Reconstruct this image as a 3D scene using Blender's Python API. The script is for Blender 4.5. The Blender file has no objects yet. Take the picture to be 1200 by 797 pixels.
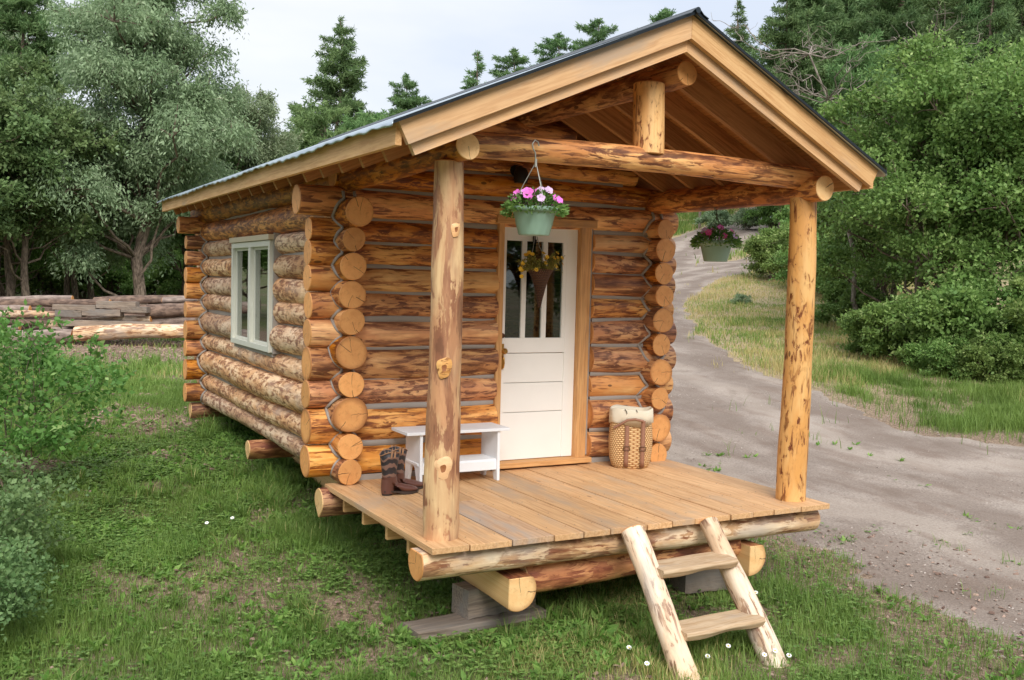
import bpy, math, random
import numpy as np
from mathutils import Vector, Matrix
R_ = random.Random(7)
RG = np.random.default_rng(11)
sc = bpy.context.scene
col = sc.collection
PI = math.pi

# ------------------------------------------------------------------ helpers
def lin(r, g, b):
    f = lambda c: (c/255/12.92) if c/255 <= .04045 else ((c/255+.055)/1.055)**2.4
    return (f(r), f(g), f(b), 1)

def tag(o, label=None, cat=None, group=None, kind=None):
    if label: o['label'] = label
    if cat: o['category'] = cat
    if group: o['group'] = group
    if kind: o['kind'] = kind
    return o

def empty(name, loc=(0, 0, 0), label=None, cat=None, group=None, rz=0):
    o = bpy.data.objects.new(name, None); col.objects.link(o)
    o.location = loc; o.rotation_euler = (0, 0, rz); o.empty_display_size = .1
    return tag(o, label, cat, group)

def link(name, me, mats=(), parent=None):
    for m in mats if isinstance(mats, (list, tuple)) else [mats]:
        me.materials.append(m)
    o = bpy.data.objects.new(name, me); col.objects.link(o)
    if parent: o.parent = parent
    return o

class MB:
    """collects verts / faces with material index, smooth flag and a vector attribute lc"""
    def __init__(s): s.v = []; s.f = []; s.m = []; s.s = []; s.lc = []
    def add(s, vs, fs, m=0, smooth=False, lc=None):
        o = len(s.v); s.v += [tuple(p) for p in vs]
        s.lc += [tuple(p) for p in (lc if lc is not None else vs)]
        s.f += [tuple(i+o for i in f) for f in fs]; s.m += [m]*len(fs); s.s += [smooth]*len(fs)
        return s
    def box(s, c, d, m=0, rot=None, seed=0, axis=0, taper=None):
        """bevel-less box, lc = local coords with the long axis first"""
        vs = []; lc = []
        for i in (-1, 1):
            for j in (-1, 1):
                for k in (-1, 1):
                    p = Vector((i*d[0]/2, j*d[1]/2, k*d[2]/2))
                    q = [p[axis], p[(axis+1) % 3], p[(axis+2) % 3]]
                    q[0] += seed*7.31; lc.append(q)
                    if taper and k > 0: p.x *= taper; p.y *= taper
                    if rot: p = rot @ p
                    vs.append(Vector(c)+p)
        s.add(vs, [(0, 1, 3, 2), (4, 6, 7, 5), (0, 4, 5, 1), (2, 3, 7, 6), (0, 2, 6, 4), (1, 5, 7, 3)], m, False, lc)
        return s
    def tube(s, pts, r, n=8, m=0, cap=True, seed=0):
        pts = [Vector(p) for p in pts]; k = len(pts)
        rs = r if isinstance(r, (list, tuple)) else [r]*k
        vs = []; lc = []; up = None; L = 0
        for i, p in enumerate(pts):
            t = (pts[min(i+1, k-1)]-pts[max(i-1, 0)]).normalized()
            if up is None: up = Vector((0, 0, 1)) if abs(t.z) < .9 else Vector((1, 0, 0))
            a = t.cross(up).normalized(); b = a.cross(t).normalized(); up = b
            if i: L += (p-pts[i-1]).length
            for j in range(n):
                w = 2*PI*j/n
                vs.append(p+(a*math.cos(w)+b*math.sin(w))*rs[i]); lc.append((L+seed*3.7, math.cos(w)*rs[i], math.sin(w)*rs[i]))
        fs = [(i*n+j, i*n+(j+1) % n, (i+1)*n+(j+1) % n, (i+1)*n+j) for i in range(k-1) for j in range(n)]
        s.add(vs, fs, m, True, lc)
        if cap:
            s.add(vs[:n], [tuple(range(n))[::-1]], m, False, lc[:n]); s.add(vs[-n:], [tuple(range(n))], m, False, lc[-n:])
        return s
    def rings(s, rings, m=0, closed=True, cap0=True, cap1=True, smooth=True):
        n = len(rings[0]); vs = [p for r in rings for p in r]
        jn = n if closed else n-1
        fs = [(i*n+j, i*n+(j+1) % n, (i+1)*n+(j+1) % n, (i+1)*n+j) for i in range(len(rings)-1) for j in range(jn)]
        s.add(vs, fs, m, smooth)
        if cap0: s.add(rings[0], [tuple(range(n))[::-1]], m)
        if cap1: s.add(rings[-1], [tuple(range(n))], m)
        return s
    def mesh(s, name):
        me = bpy.data.meshes.new(name); me.from_pydata(s.v, [], s.f)
        me.polygons.foreach_set('material_index', s.m); me.polygons.foreach_set('use_smooth', s.s)
        a = me.attributes.new('lc', 'FLOAT_VECTOR', 'POINT')
        a.data.foreach_set('vector', np.array(s.lc, dtype=np.float32).ravel())
        me.update(); return me
    def build(s, name, mats, parent=None, bevel=0):
        o = link(name, s.mesh(name), mats, parent)
        if bevel:
            b = o.modifiers.new('bevel', 'BEVEL'); b.width = bevel; b.segments = 2; b.limit_method = 'ANGLE'; b.angle_limit = .7
        return o

def lathe(prof, n=24, c=(0, 0, 0), fr=None):
    out = []
    for k, (r, z) in enumerate(prof):
        out.append([Vector((c[0]+math.cos(2*PI*j/n)*r*(fr(j/n, z) if fr else 1), c[1]+math.sin(2*PI*j/n)*r*(fr(j/n, z) if fr else 1), c[2]+z)) for j in range(n)])
    return out

# vectorised value noise
_T = np.random.default_rng(5).random((256, 256))
def vn(x, y, s=1., seed=0):
    x = np.asarray(x, float)*s+seed*17.3+1000; y = np.asarray(y, float)*s+seed*9.1+1000
    xi = np.floor(x).astype(int); yi = np.floor(y).astype(int); fx = x-xi; fy = y-yi
    fx = fx*fx*(3-2*fx); fy = fy*fy*(3-2*fy)
    a = _T[xi % 256, yi % 256]; b = _T[(xi+1) % 256, yi % 256]; c = _T[xi % 256, (yi+1) % 256]; d = _T[(xi+1) % 256, (yi+1) % 256]
    return (a*(1-fx)+b*fx)*(1-fy)+(c*(1-fx)+d*fx)*fy
def fbm(x, y, s=1., seed=0, o=4):
    t = 0; w = 0; a = 1.
    for i in range(o): t = t+a*vn(x, y, s*2**i, seed+i*3); w += a; a *= .5
    return t/w

# ------------------------------------------------------------------ materials
class NT:
    def __init__(s, name):
        s.m = bpy.data.materials.new(name); s.m.use_nodes = True; s.t = s.m.node_tree; s.t.nodes.clear()
        s.out = s.t.nodes.new('ShaderNodeOutputMaterial')
    def n(s, typ, props=None, **ins):
        nd = s.t.nodes.new('ShaderNode'+typ)
        for k, v in (props or {}).items(): setattr(nd, k, v)
        for k, v in ins.items():
            key = int(k[1:]) if k[0] == '_' and k[1:].isdigit() else k.replace('_', ' ')
            sock = nd.inputs[key]
            if isinstance(v, bpy.types.NodeSocket): s.t.links.new(v, sock)
            elif v is not None: sock.default_value = v
        return nd
    def math(s, op, a, b=0., clamp=False): return s.n('Math', {'operation': op, 'use_clamp': clamp}, _0=a, _1=b).outputs[0]
    def noise(s, vec, scale, det=3., rough=.55, dist=0.): return s.n('TexNoise', None, Vector=vec, Scale=scale, Detail=det, Roughness=rough, Distortion=dist).outputs[0]
    def mul(s, vec, v): return s.n('VectorMath', {'operation': 'MULTIPLY'}, _0=vec, _1=v).outputs[0]
    def mix(s, f, a, b, mode='MIX'):
        nd = s.t.nodes.new('ShaderNodeMix'); nd.data_type = 'RGBA'; nd.blend_type = mode
        for i, v in ((0, f), (6, a), (7, b)):
            if isinstance(v, bpy.types.NodeSocket): s.t.links.new(v, nd.inputs[i])
            else: nd.inputs[i].default_value = v
        return nd.outputs[2]
    def step(s, v, lo, hi): return s.n('MapRange', {'interpolation_type': 'SMOOTHSTEP'}, Value=v, _1=lo, _2=hi).outputs[0]
    def attr(s, name, o='Vector'): return s.n('Attribute', {'attribute_name': name}).outputs[o]
    def rnd(s): return s.n('ObjectInfo').outputs['Random']
    def done(s, color, rough=.6, bump=None, bs=.3, bd=.01, metal=0., spec=.5, **kw):
        b = s.n('BsdfPrincipled', None, Base_Color=color, Roughness=rough, Metallic=metal, **kw)
        b.inputs['Specular IOR Level'].default_value = spec
        if bump is not None:
            bp = s.n('Bump', None, Strength=bs, Distance=bd, Height=bump); s.t.links.new(bp.outputs[0], b.inputs['Normal'])
        s.t.links.new(b.outputs[0], s.out.inputs[0]); return s.m

def log_mat(name, light, mid, dark, cover=.5, scale=1., stretch=.28, rough=.5, soft=.05, knots=.6, grey=None, greyamt=0.):
    t = NT(name); c = t.attr('lc'); rn = t.rnd()
    off = t.n('CombineXYZ', None, X=t.math('MULTIPLY', rn, 91.), Y=t.math('MULTIPLY', rn, 0.)).outputs[0]
    c = t.n('VectorMath', {'operation': 'ADD'}, _0=c, _1=off).outputs[0]
    cs = t.mul(c, (stretch, 1, 1))
    patch = t.noise(cs, 19*scale, 5., .62, .6)
    fine = t.noise(t.mul(c, (.06, 1, 1)), 60., 4., .65)
    tone = t.noise(t.mul(c, (.3, 1, 1)), 6., 4., .6)
    wood = t.mix(t.step(tone, .38, .62), light, mid)
    wood = t.mix(t.math('MULTIPLY', t.step(fine, .45, .7), .5), wood, mid)
    th = t.math('ADD', patch, t.math('MULTIPLY', t.math('SUBTRACT', fine, .5), .26))
    th = t.math('ADD', th, t.math('MULTIPLY', t.math('SUBTRACT', t.noise(t.mul(c, (.6, 1, 1)), 4.5, 2.), .5), .34))
    lo = .5+(.5-cover)*.34
    pm = t.step(th, lo-soft*.45, lo+soft*.45)
    # brown cambium, uneven in tone
    cam = t.mix(t.step(t.noise(t.mul(c, (.2, 1, 1)), 30*scale, 4., .6), .36, .64), dark, t.mix(.62, dark, mid))
    patchcol = t.mix(t.math('MULTIPLY', t.step(th, lo+soft+.03, lo+soft+.10), .6), cam, t.mix(.55, dark, (.02, .008, .003, 1)))
    # thin stain round the patches
    stain = t.math('MULTIPLY', t.step(th, lo-soft-.09, lo-soft), .30)
    wood = t.mix(stain, wood, t.mix(.45, mid, dark))
    colr = t.mix(t.math('MULTIPLY', pm, .93), wood, patchcol)
    # long thin dark streaks
    st = t.step(t.noise(t.mul(c, (.09, 1, 1)), 26., 3., .5), .63, .70)
    colr = t.mix(t.math('MULTIPLY', st, .7), colr, dark)
    # knots
    vo = t.n('TexVoronoi', {'feature': 'F1'}, Vector=t.mul(c, (.45, 1, 1)), Scale=5.).outputs
    kn = t.math('LESS_THAN', t.math('ADD', vo['Distance'], t.math('MULTIPLY', patch, .03)), .085)
    kk = t.math('MULTIPLY', kn, t.math('LESS_THAN', t.n('SeparateXYZ', None, Vector=vo['Color']).outputs[0], knots))
    colr = t.mix(t.math('MULTIPLY', kk, .75), colr, (.05, .02, .008, 1))
    if grey:
        g = t.step(t.noise(t.mul(c, (.4, 1, 1)), 4., 3.), .6-greyamt*.4, .8-greyamt*.3)
        colr = t.mix(t.math('MULTIPLY', g, .8), colr, t.mix(fine, grey, t.mix(.5, grey, dark)))
    # per log tone
    colr = t.mix(.9, colr, t.n('HueSaturation', None, Hue=.5, Saturation=t.math('ADD', .85, t.math('MULTIPLY', rn, .25)), Value=t.math('ADD', .8, t.math('MULTIPLY', t.math('FRACT', t.math('MULTIPLY', rn, 7.7)), .42)), Color=colr).outputs[0])
    h = t.math('ADD', t.math('MULTIPLY', pm, .5), t.math('ADD', t.math('MULTIPLY', fine, .35), t.math('MULTIPLY', st, -.5)))
    return t.done(colr, rough, h, .55, .006)

def end_mat(name, light, dark):
    t = NT(name); c = t.attr('lc'); s = t.n('SeparateXYZ', None, Vector=c).outputs
    rn = t.rnd()
    yz = t.n('CombineXYZ', None, X=s[1], Y=s[2]).outputs[0]
    wob = t.noise(yz, 9., 3.)
    rad = t.n('VectorMath', {'operation': 'LENGTH'}, _0=yz).outputs['Value']
    ring = t.math('SINE', t.math('ADD', t.math('MULTIPLY', rad, 900.), t.math('MULTIPLY', wob, 9.)))
    saw = t.noise(t.n('CombineXYZ', None, X=s[1], Y=t.math('ADD', s[2], t.math('MULTIPLY', rn, 30.)), Z=rn).outputs[0], 16., 4.)
    colr = t.mix(t.math('MULTIPLY', t.step(ring, -.2, 1.), .38), light, dark)
    colr = t.mix(t.step(saw, .35, .75), colr, t.mix(.5, light, dark))
    fib = t.noise(t.n('CombineXYZ', None, X=t.math('MULTIPLY', s[1], 6.), Y=s[2], Z=rn).outputs[0], 60., 2.)
    colr = t.mix(t.math('MULTIPLY', t.step(fib, .5, .75), .25), colr, dark)
    colr = t.mix(t.step(rad, .085, .15), colr, t.mix(.6, dark, (.16, .06, .02, 1)))
    # radial check
    ang = t.math('ARCTAN2', s[2], s[1])
    da = t.math('ABSOLUTE', t.math('SUBTRACT', t.math('ADD', ang, t.math('MULTIPLY', wob, .5)), t.math('SUBTRACT', t.math('MULTIPLY', rn, 6.), 3.)))
    ck = t.math('MULTIPLY', t.math('LESS_THAN', t.math('MULTIPLY', da, rad), .0022), t.math('GREATER_THAN', rad, t.math('MULTIPLY', t.math('FRACT', t.math('MULTIPLY', rn, 5.3)), .07)))
    ck = t.math('MULTIPLY', ck, t.math('LESS_THAN', da, 1.))
    da2 = t.math('ABSOLUTE', t.math('SUBTRACT', t.math('ADD', ang, t.math('MULTIPLY', wob, .7)), t.math('SUBTRACT', t.math('MULTIPLY', t.math('FRACT', t.math('MULTIPLY', rn, 9.1)), 6.), 3.)))
    ck2 = t.math('MULTIPLY', t.math('LESS_THAN', t.math('MULTIPLY', da2, rad), .0012), t.math('LESS_THAN', da2, 1.))
    ck = t.math('MAXIMUM', ck, ck2)
    colr = t.mix(t.math('MULTIPLY', t.step(t.noise(yz, 26., 5., .7), .52, .66), .35), colr, t.mix(.5, dark, (.16, .06, .02, 1)))
    colr = t.mix(t.math('MULTIPLY', ck, .9), colr, (.05, .018, .006, 1))
    colr = t.n('HueSaturation', None, Value=t.math('ADD', .82, t.math('MULTIPLY', t.math('FRACT', t.math('MULTIPLY', rn, 3.1)), .3)), Color=colr).outputs[0]
    return t.done(colr, .6, t.math('ADD', fib, t.math('MULTIPLY', ck, -3.)), .3, .003)

def lumber_mat(name, light, dark, grey=None, greyamt=0., rough=.65, obj=True):
    t = NT(name); c = t.attr('lc'); rn = t.rnd()
    c = t.n('VectorMath', {'operation': 'ADD'}, _0=c, _1=t.n('CombineXYZ', None, X=t.math('MULTIPLY', rn, 53.), Y=rn, Z=rn).outputs[0]).outputs[0]
    wv = t.noise(t.mul(c, (.22, 1, 1)), 9., 3.)
    gr = t.noise(t.n('VectorMath', {'operation': 'ADD'}, _0=t.mul(c, (.035, 1, 1)), _1=t.n('CombineXYZ', None, Y=t.math('MULTIPLY', wv, .06), Z=t.math('MULTIPLY', wv, .05)).outputs[0]).outputs[0], 70., 3.)
    colr = t.mix(t.step(gr, .35, .7), light, dark)
    colr = t.mix(t.math('MULTIPLY', t.step(t.noise(t.mul(c, (.5, 1, 1)), 3., 3.), .4, .7), .45), colr, t.mix(.6, light, dark))
    vo = t.n('TexVoronoi', {'feature': 'F1'}, Vector=t.mul(c, (.35, 1, 1)), Scale=4.).outputs
    kn = t.step(t.math('ADD', vo['Distance'], t.math('MULTIPLY', wv, .02)), .075, .045)
    kk = t.math('MULTIPLY', kn, t.math('LESS_THAN', t.n('SeparateXYZ', None, Vector=vo['Color']).outputs[1], .75))
    colr = t.mix(t.math('MULTIPLY', kk, .7), colr, (.16, .06, .02, 1))
    if grey:
        g = t.step(t.noise(t.mul(c, (.3, 1, 1)), 3.5, 5., .65), .72-greyamt*.5, .92-greyamt*.45)
        colr = t.mix(g, colr, t.mix(gr, grey, t.mix(.4, grey, dark)))
    colr = t.n('HueSaturation', None, Value=t.math('ADD', .82, t.math('MULTIPLY', rn, .32)), Color=colr).outputs[0]
    return t.done(colr, rough, gr, .2, .003)

def plain(name, c, rough=.5, metal=0., var=.08, sc_=8., bs=.1, spec=.5):
    t = NT(name); g = t.n('TexCoord').outputs['Object']; n = t.noise(g, sc_, 4.)
    cc = t.n('HueSaturation', None, Value=t.math('ADD', 1-var, t.math('MULTIPLY', n, 2*var)), Color=c).outputs[0]
    return t.done(cc, rough, t.noise(g, sc_*8, 3.), bs, .002, metal, spec)

def leaf_mat(name, a, b, c=None, transl=.35):
    t = NT(name); r = t.attr('lr', 'Fac'); rn = t.rnd()
    colr = t.mix(r, a, b)
    if c: colr = t.mix(t.step(r, .86, .95), colr, c)
    g = t.n('NewGeometry').outputs['Position']
    cl = t.noise(g, .9, 4., .65)
    colr = t.n('HueSaturation', None, Hue=t.math('ADD', .485, t.math('MULTIPLY', rn, .03)), Saturation=1., Value=t.math('ADD', .62, t.math('ADD', t.math('MULTIPLY', rn, .2), t.math('MULTIPLY', cl, .55))), Color=colr).outputs[0]
    d = t.n('BsdfPrincipled', None, Base_Color=colr, Roughness=.55); d.inputs['Specular IOR Level'].default_value = .3
    tr = t.n('BsdfTranslucent', None, Color=colr)
    mx = t.n('MixShader', None, _0=transl, _1=d.outputs[0], _2=tr.outputs[0])
    t.t.links.new(mx.outputs[0], t.out.inputs[0]); return t.m

M = {}
M['log'] = log_mat('oiled_log', lin(240, 182, 108), lin(212, 138, 68), lin(104, 48, 22), .50, 1.2, .2)
M['loga'] = log_mat('oiled_log_clean', lin(242, 190, 120), lin(218, 148, 78), lin(122, 62, 30), .30, .8, .16, knots=.9)
M['logb'] = log_mat('oiled_log_dark', lin(232, 170, 98), lin(200, 124, 60), lin(100, 48, 26), .52, 1.35, .26)
M['logc'] = log_mat('oiled_log_streaked', lin(240, 184, 112), lin(206, 134, 70), lin(100, 48, 24), .48, .75, .10)
FL = ['log', 'loga', 'logb', 'logc', 'log', 'logb']
M['logbold'] = log_mat('oiled_log_striped', lin(244, 188, 112), lin(218, 142, 70), lin(84, 36, 18), .50, 1., .15)
M['logw'] = log_mat('weathered_log', lin(242, 210, 172), lin(216, 166, 120), lin(128, 76, 52), .45, 1.15, .42, .75, grey=lin(206, 182, 160), greyamt=.12)
M['postl'] = log_mat('brown_post', lin(240, 198, 136), lin(214, 150, 92), lin(146, 84, 46), .50, .42, .3, .55, .06, .2, grey=lin(170, 136, 104), greyamt=.15)
M['postr'] = log_mat('pale_post', lin(240, 194, 134), lin(228, 170, 108), lin(104, 42, 24), .27, 1.2, .42, .5, .03, .3)
M['rail'] = log_mat('bleached_rail', lin(242, 224, 200), lin(226, 194, 160), lin(122, 82, 60), .26, 1.1, .3, .75, grey=lin(205, 196, 184), greyamt=.3)
M['rim'] = log_mat('rim_log', lin(236, 214, 182), lin(212, 172, 128), lin(116, 66, 42), .46, .75, .25, .7, grey=lin(190, 180, 166), greyamt=.35)
M['under'] = log_mat('skid_log', lin(222, 164, 108), lin(180, 116, 72), lin(116, 56, 36), .60, .8, .3, .6)
M['end'] = end_mat('log_end', lin(236, 172, 104), lin(208, 132, 70))
M['endpale'] = end_mat('log_end_pale', lin(244, 204, 146), lin(224, 164, 98))
M['fascia'] = lumber_mat('fascia_board', lin(232, 186, 128), lin(206, 154, 98), lin(186, 162, 136), .35)
M['fasciag'] = lumber_mat('fascia_board_weathered', lin(228, 184, 134), lin(204, 156, 108), lin(184, 162, 138), .55)
M['deck'] = lumber_mat('deck_board', lin(216, 174, 126), lin(186, 140, 94), lin(180, 156, 130), .5)
M['deckgrey'] = lumber_mat('deck_board_grey', lin(190, 156, 122), lin(162, 126, 94), lin(158, 148, 138), .66)
M['rafter'] = lumber_mat('rafter_wood', lin(196, 142, 88), lin(160, 106, 62))
M['sheath'] = lumber_mat('roof_boards', lin(206, 140, 78), lin(170, 106, 56))
M['knot'] = plain('knot_wood', lin(150, 92, 50), .6, var=.2, sc_=60)
M['frame'] = lumber_mat('door_frame_wood', lin(216, 166, 108), lin(186, 134, 82), lin(160, 132, 104), .3)
M['oldwood'] = lumber_mat('old_timber', lin(150, 134, 118), lin(104, 90, 78), lin(130, 124, 118), .6, .85)
M['palewood'] = lumber_mat('pale_plank', lin(212, 186, 152), lin(180, 146, 108), lin(176, 168, 158), .4)
M['chink'] = plain('chinking_mortar', lin(160, 152, 144), .85, var=.12, bs=.3)
M['white'] = plain('white_paint', lin(246, 244, 238), .45, var=.035, sc_=5, bs=.25)
M['bench'] = plain('bench_paint', lin(232, 234, 236), .5, var=.06, sc_=6, bs=.25)
M['sash'] = plain('sage_window_paint', lin(216, 214, 200), .5, var=.04)
M['trimw'] = plain('window_trim_wood', lin(212, 196, 168), .6, var=.08)
M['brass'] = plain('brass', lin(196, 150, 80), .3, .9)
M['iron'] = plain('dark_iron', lin(38, 36, 34), .5, .4)
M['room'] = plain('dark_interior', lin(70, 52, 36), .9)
M['pot'] = plain('green_plastic_pot', lin(140, 168, 148), .45, var=.05)
M['wire'] = plain('hanger_wire', lin(176, 178, 170), .4, .6)
M['greenwire'] = plain('green_wire', lin(90, 110, 84), .5, .3)
M['cone'] = None
M['leather'] = plain('brown_leather', lin(150, 108, 86), .6, var=.12)
M['buckle'] = plain('old_brass_buckle', lin(92, 62, 44), .4, .6)
M['canvas'] = plain('canvas_cloth', lin(222, 212, 190), .9, var=.08, sc_=14, bs=.5)
M['lace'] = plain('dark_lace', lin(50, 44, 40), .8)
M['ridge'] = plain('ridge_cap_metal', lin(62, 70, 76), .35, .8)
M['dripd'] = plain('dark_edge_metal', lin(48, 54, 58), .4, .7)
M['soil'] = plain('potting_soil', lin(50, 38, 30), .95)

t = NT('galvanised_roofing'); g = t.n('TexCoord').outputs['Object']
nn = t.noise(g, 3., 4.)
M['metal'] = t.done(t.mix(t.step(nn, .35, .7), lin(196, 208, 214), lin(158, 172, 182)), .32, t.noise(g, 20., 2.), .1, .003, .85)

t = NT('window_glass')
fr = t.n('Fresnel', None, IOR=1.55).outputs[0]
tr = t.n('BsdfTransparent', None, Color=(.55, .6, .57, 1)); gl = t.n('BsdfGlossy', None, Color=(.95, .97, .95, 1), Roughness=.02)
bp = t.n('Bump', None, Strength=.04, Distance=.01, Height=t.noise(t.n('TexCoord').outputs['Object'], 3., 1.)); t.t.links.new(bp.outputs[0], gl.inputs['Normal'])
mx = t.n('MixShader', None, _0=t.math('MULTIPLY', fr, 1.5, True), _1=tr.outputs[0], _2=gl.outputs[0]); t.t.links.new(mx.outputs[0], t.out.inputs[0]); M['glass'] = t.m

# woven splint (uses lc = (around, 0, height))
def weave(name, a, b, su, sv, dark):
    t = NT(name); c = t.attr('lc'); s = t.n('SeparateXYZ', None, Vector=c).outputs
    u = t.math('MULTIPLY', s[0], su); v = t.math('MULTIPLY', s[2], sv)
    row = t.math('MODULO', t.math('FLOOR', v), 2.)
    fu = t.math('FRACT', t.math('ADD', u, t.math('MULTIPLY', row, .5))); fv = t.math('FRACT', v)
    hu = t.math('SINE', t.math('MULTIPLY', fu, PI)); hv = t.math('SINE', t.math('MULTIPLY', fv, PI))
    h = t.math('MULTIPLY', t.math('POWER', hu, .6), t.math('POWER', hv, .5))
    n = t.noise(c, 30., 3.)
    colr = t.mix(t.step(h, .25, .8), dark, t.mix(n, a, b))
    return t.done(colr, .6, h, .8, .012)
M['basket'] = weave('ash_splint_weave', lin(236, 202, 148), lin(220, 178, 122), 34., 56., lin(176, 124, 78))
M['cone'] = weave('brown_wicker_weave', lin(128, 88, 62), lin(98, 64, 44), 60., 70., lin(44, 26, 18))

# tooled boot shaft
t = NT('tooled_leather'); c = t.attr('lc')
w = t.n('TexWave', {'wave_type': 'RINGS'}, Vector=t.mul(c, (1, 1, .6)), Scale=9., Distortion=9., Detail=2.).outputs['Fac']
colr = t.mix(t.step(w, .62, .8), lin(44, 38, 40), lin(122, 92, 80)); M['bootshaft'] = t.done(colr, .5, w, .3, .004)
M['bootfoot'] = plain('boot_leather', lin(96, 60, 50), .38, var=.25, sc_=12)
M['boottan'] = plain('boot_trim', lin(160, 118, 84), .5)
M['sole'] = plain('boot_sole', lin(58, 44, 36), .6)

M['oak'] = leaf_mat('oak_leaf', lin(88, 120, 58), lin(142, 168, 92), lin(176, 194, 124))
M['oakd'] = leaf_mat('oak_leaf_dark', lin(88, 118, 70), lin(136, 162, 104))
M['shrub'] = leaf_mat('shrub_leaf', lin(74, 116, 50), lin(122, 160, 82), lin(156, 180, 110))
M['greyleaf'] = leaf_mat('grey_green_leaf', lin(110, 134, 94), lin(166, 184, 144), lin(190, 202, 170))
M['pine'] = leaf_mat('pine_needle', lin(80, 112, 68), lin(134, 160, 104), None, .35)
M['pinegrey'] = leaf_mat('juniper_needle', lin(90, 124, 72), lin(146, 172, 112), None, .35)
M['potleaf'] = leaf_mat('flower_leaf', lin(80, 124, 58), lin(132, 172, 94), None, .3)
M['sprig'] = leaf_mat('dry_sprig', lin(126, 132, 58), lin(186, 176, 96), None, .3)
M['pink'] = plain('pink_petal', lin(232, 118, 208), .6, var=.15, sc_=40)
M['magenta'] = plain('magenta_petal', lin(212, 84, 150), .6, var=.15, sc_=40)
M['lilac'] = plain('lilac_petal', lin(208, 176, 210), .6, var=.1, sc_=40)
M['yellow'] = plain('yellow_petal', lin(244, 196, 56), .6, var=.12, sc_=40)
M['daisy'] = plain('daisy_petal', lin(244, 244, 242), .6, var=.02)

t = NT('tree_bark'); g = t.attr('lc'); n1 = t.noise(t.mul(g, (.3, 1, 1)), 26., 5.)
M['bark'] = t.done(t.mix(t.step(n1, .3, .7), lin(70, 58, 48), lin(142, 124, 108)), .9, n1, .8, .03)
t = NT('dead_wood'); g = t.attr('lc'); n1 = t.noise(t.mul(g, (.3, 1, 1)), 30., 4.)
M['deadwood'] = t.done(t.mix(t.step(n1, .3, .7), lin(98, 88, 78), lin(150, 140, 128)), .9, n1, .5, .01)
t = NT('pile_bark'); g = t.attr('lc'); n1 = t.noise(t.mul(g, (.4, 1, 1)), 14., 5.)
M['pilebark'] = t.done(t.mix(t.step(n1, .3, .7), lin(78, 62, 54), lin(138, 114, 98)), .9, n1, .8, .03)
t = NT('pile_grey'); g = t.attr('lc'); n1 = t.noise(t.mul(g, (.3, 1, 1)), 14., 5.)
M['pilegrey'] = t.done(t.mix(t.step(n1, .3, .7), lin(116, 100, 92), lin(166, 148, 136)), .9, n1, .8, .03)

# ------------------------------------------------------------------ terrain
CAM = (-2.607, -7.560, 1.6124); YAW = 0.5006; FPX = 1170.36
SY, CY = math.sin(YAW), math.cos(YAW)
def sstep(a, b, x):
    t = np.clip((x-a)/(b-a), 0, 1); return t*t*(3-2*t)
PLd = [-400, 0, 5.5, 8, 10, 12, 16, 23, 40, 60, 100, 200, 400]; PLz = [-3, -.8, -.76, -.62, -.40, -.22, -.12, -.1, .1, .7, 3, 9, 16]
PRd = [-400, 0, 7, 10, 13, 16, 20, 25, 30, 45, 65, 80, 100, 150, 250, 400]; PRz = [-3, -.8, -.76, -.62, -.38, -.08, .35, .8, 1.25, 3.0, 5.9, 8.6, 13.5, 27, 55, 80]
def dr(x, y):
    x = x-CAM[0]; y = y-CAM[1]; return x*SY+y*CY, x*CY-y*SY
def H(x, y):
    d, r = dr(np.asarray(x, float), np.asarray(y, float)); t = r/np.maximum(np.abs(d), 4); w = sstep(-.28, .3, t)
    return np.interp(d, PLd, PLz)*(1-w)+np.interp(d, PRd, PRz)*w+(fbm(x, y, 1.3, 3)-.5)*.05+(fbm(x, y, .15, 8)-.5)*np.clip(d-30, 0, 60)*.03
def pos(u, d):
    r = (u-600)/FPX*d; return (CAM[0]+SY*d+CY*r, CAM[1]+CY*d-SY*r)
def gpos(u, d, dz=0.):
    x, y = pos(u, d); return (x, y, float(H(x, y))+dz)

ROAD = [(5.2, -9), (3.6, -6.5), (3.46, -4.13), (3.52, -3.53), (3.53, -3.13), (3.62, -2.6), (3.72, -2.0), (3.95, -1.2), (3.75, -.6), (3.5, 0.5), (3.4, 3), (3.7, 7), (6, 13), (11, 19.5), (18, 25.5), (26, 33), (34, 40.5),
        (42, 46), (50, 51), (51.4, 45.5), (45.8, 40), (40.3, 37), (35.3, 34.2), (30.1, 30), (27.0, 27.2), (31, 28.6), (38.2, 30.3), (34.4, 25.2), (27.3, 22.9), (22.0, 21.2), (17.2, 17.3), (14.2, 13.7), (12.17, 10.6), (10.58, 7.7), (9.53, 5.4), (9.38, 3.68), (8.89, 2.1), (8.83, 1.35), (9.66, .68), (10.2, -.2), (11.5, -2), (14, -5), (16, -9)]
RP = np.array(ROAD)
def road_sd(x, y):
    """signed distance to the road polygon, negative inside"""
    x = np.asarray(x, float); y = np.asarray(y, float); dm = np.full(x.shape, 1e9); ins = np.zeros(x.shape, bool)
    n = len(RP)
    for i in range(n):
        ax, ay = RP[i]; bx, by = RP[(i+1) % n]; ex, ey = bx-ax, by-ay
        t = np.clip(((x-ax)*ex+(y-ay)*ey)/(ex*ex+ey*ey), 0, 1)
        dm = np.minimum(dm, np.hypot(x-ax-t*ex, y-ay-t*ey))
        c = ((ay > y) != (by > y)) & (x < (bx-ax)*(y-ay)/(by-ay+1e-12)+ax); ins ^= c
    return np.where(ins, -dm, dm)
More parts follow.
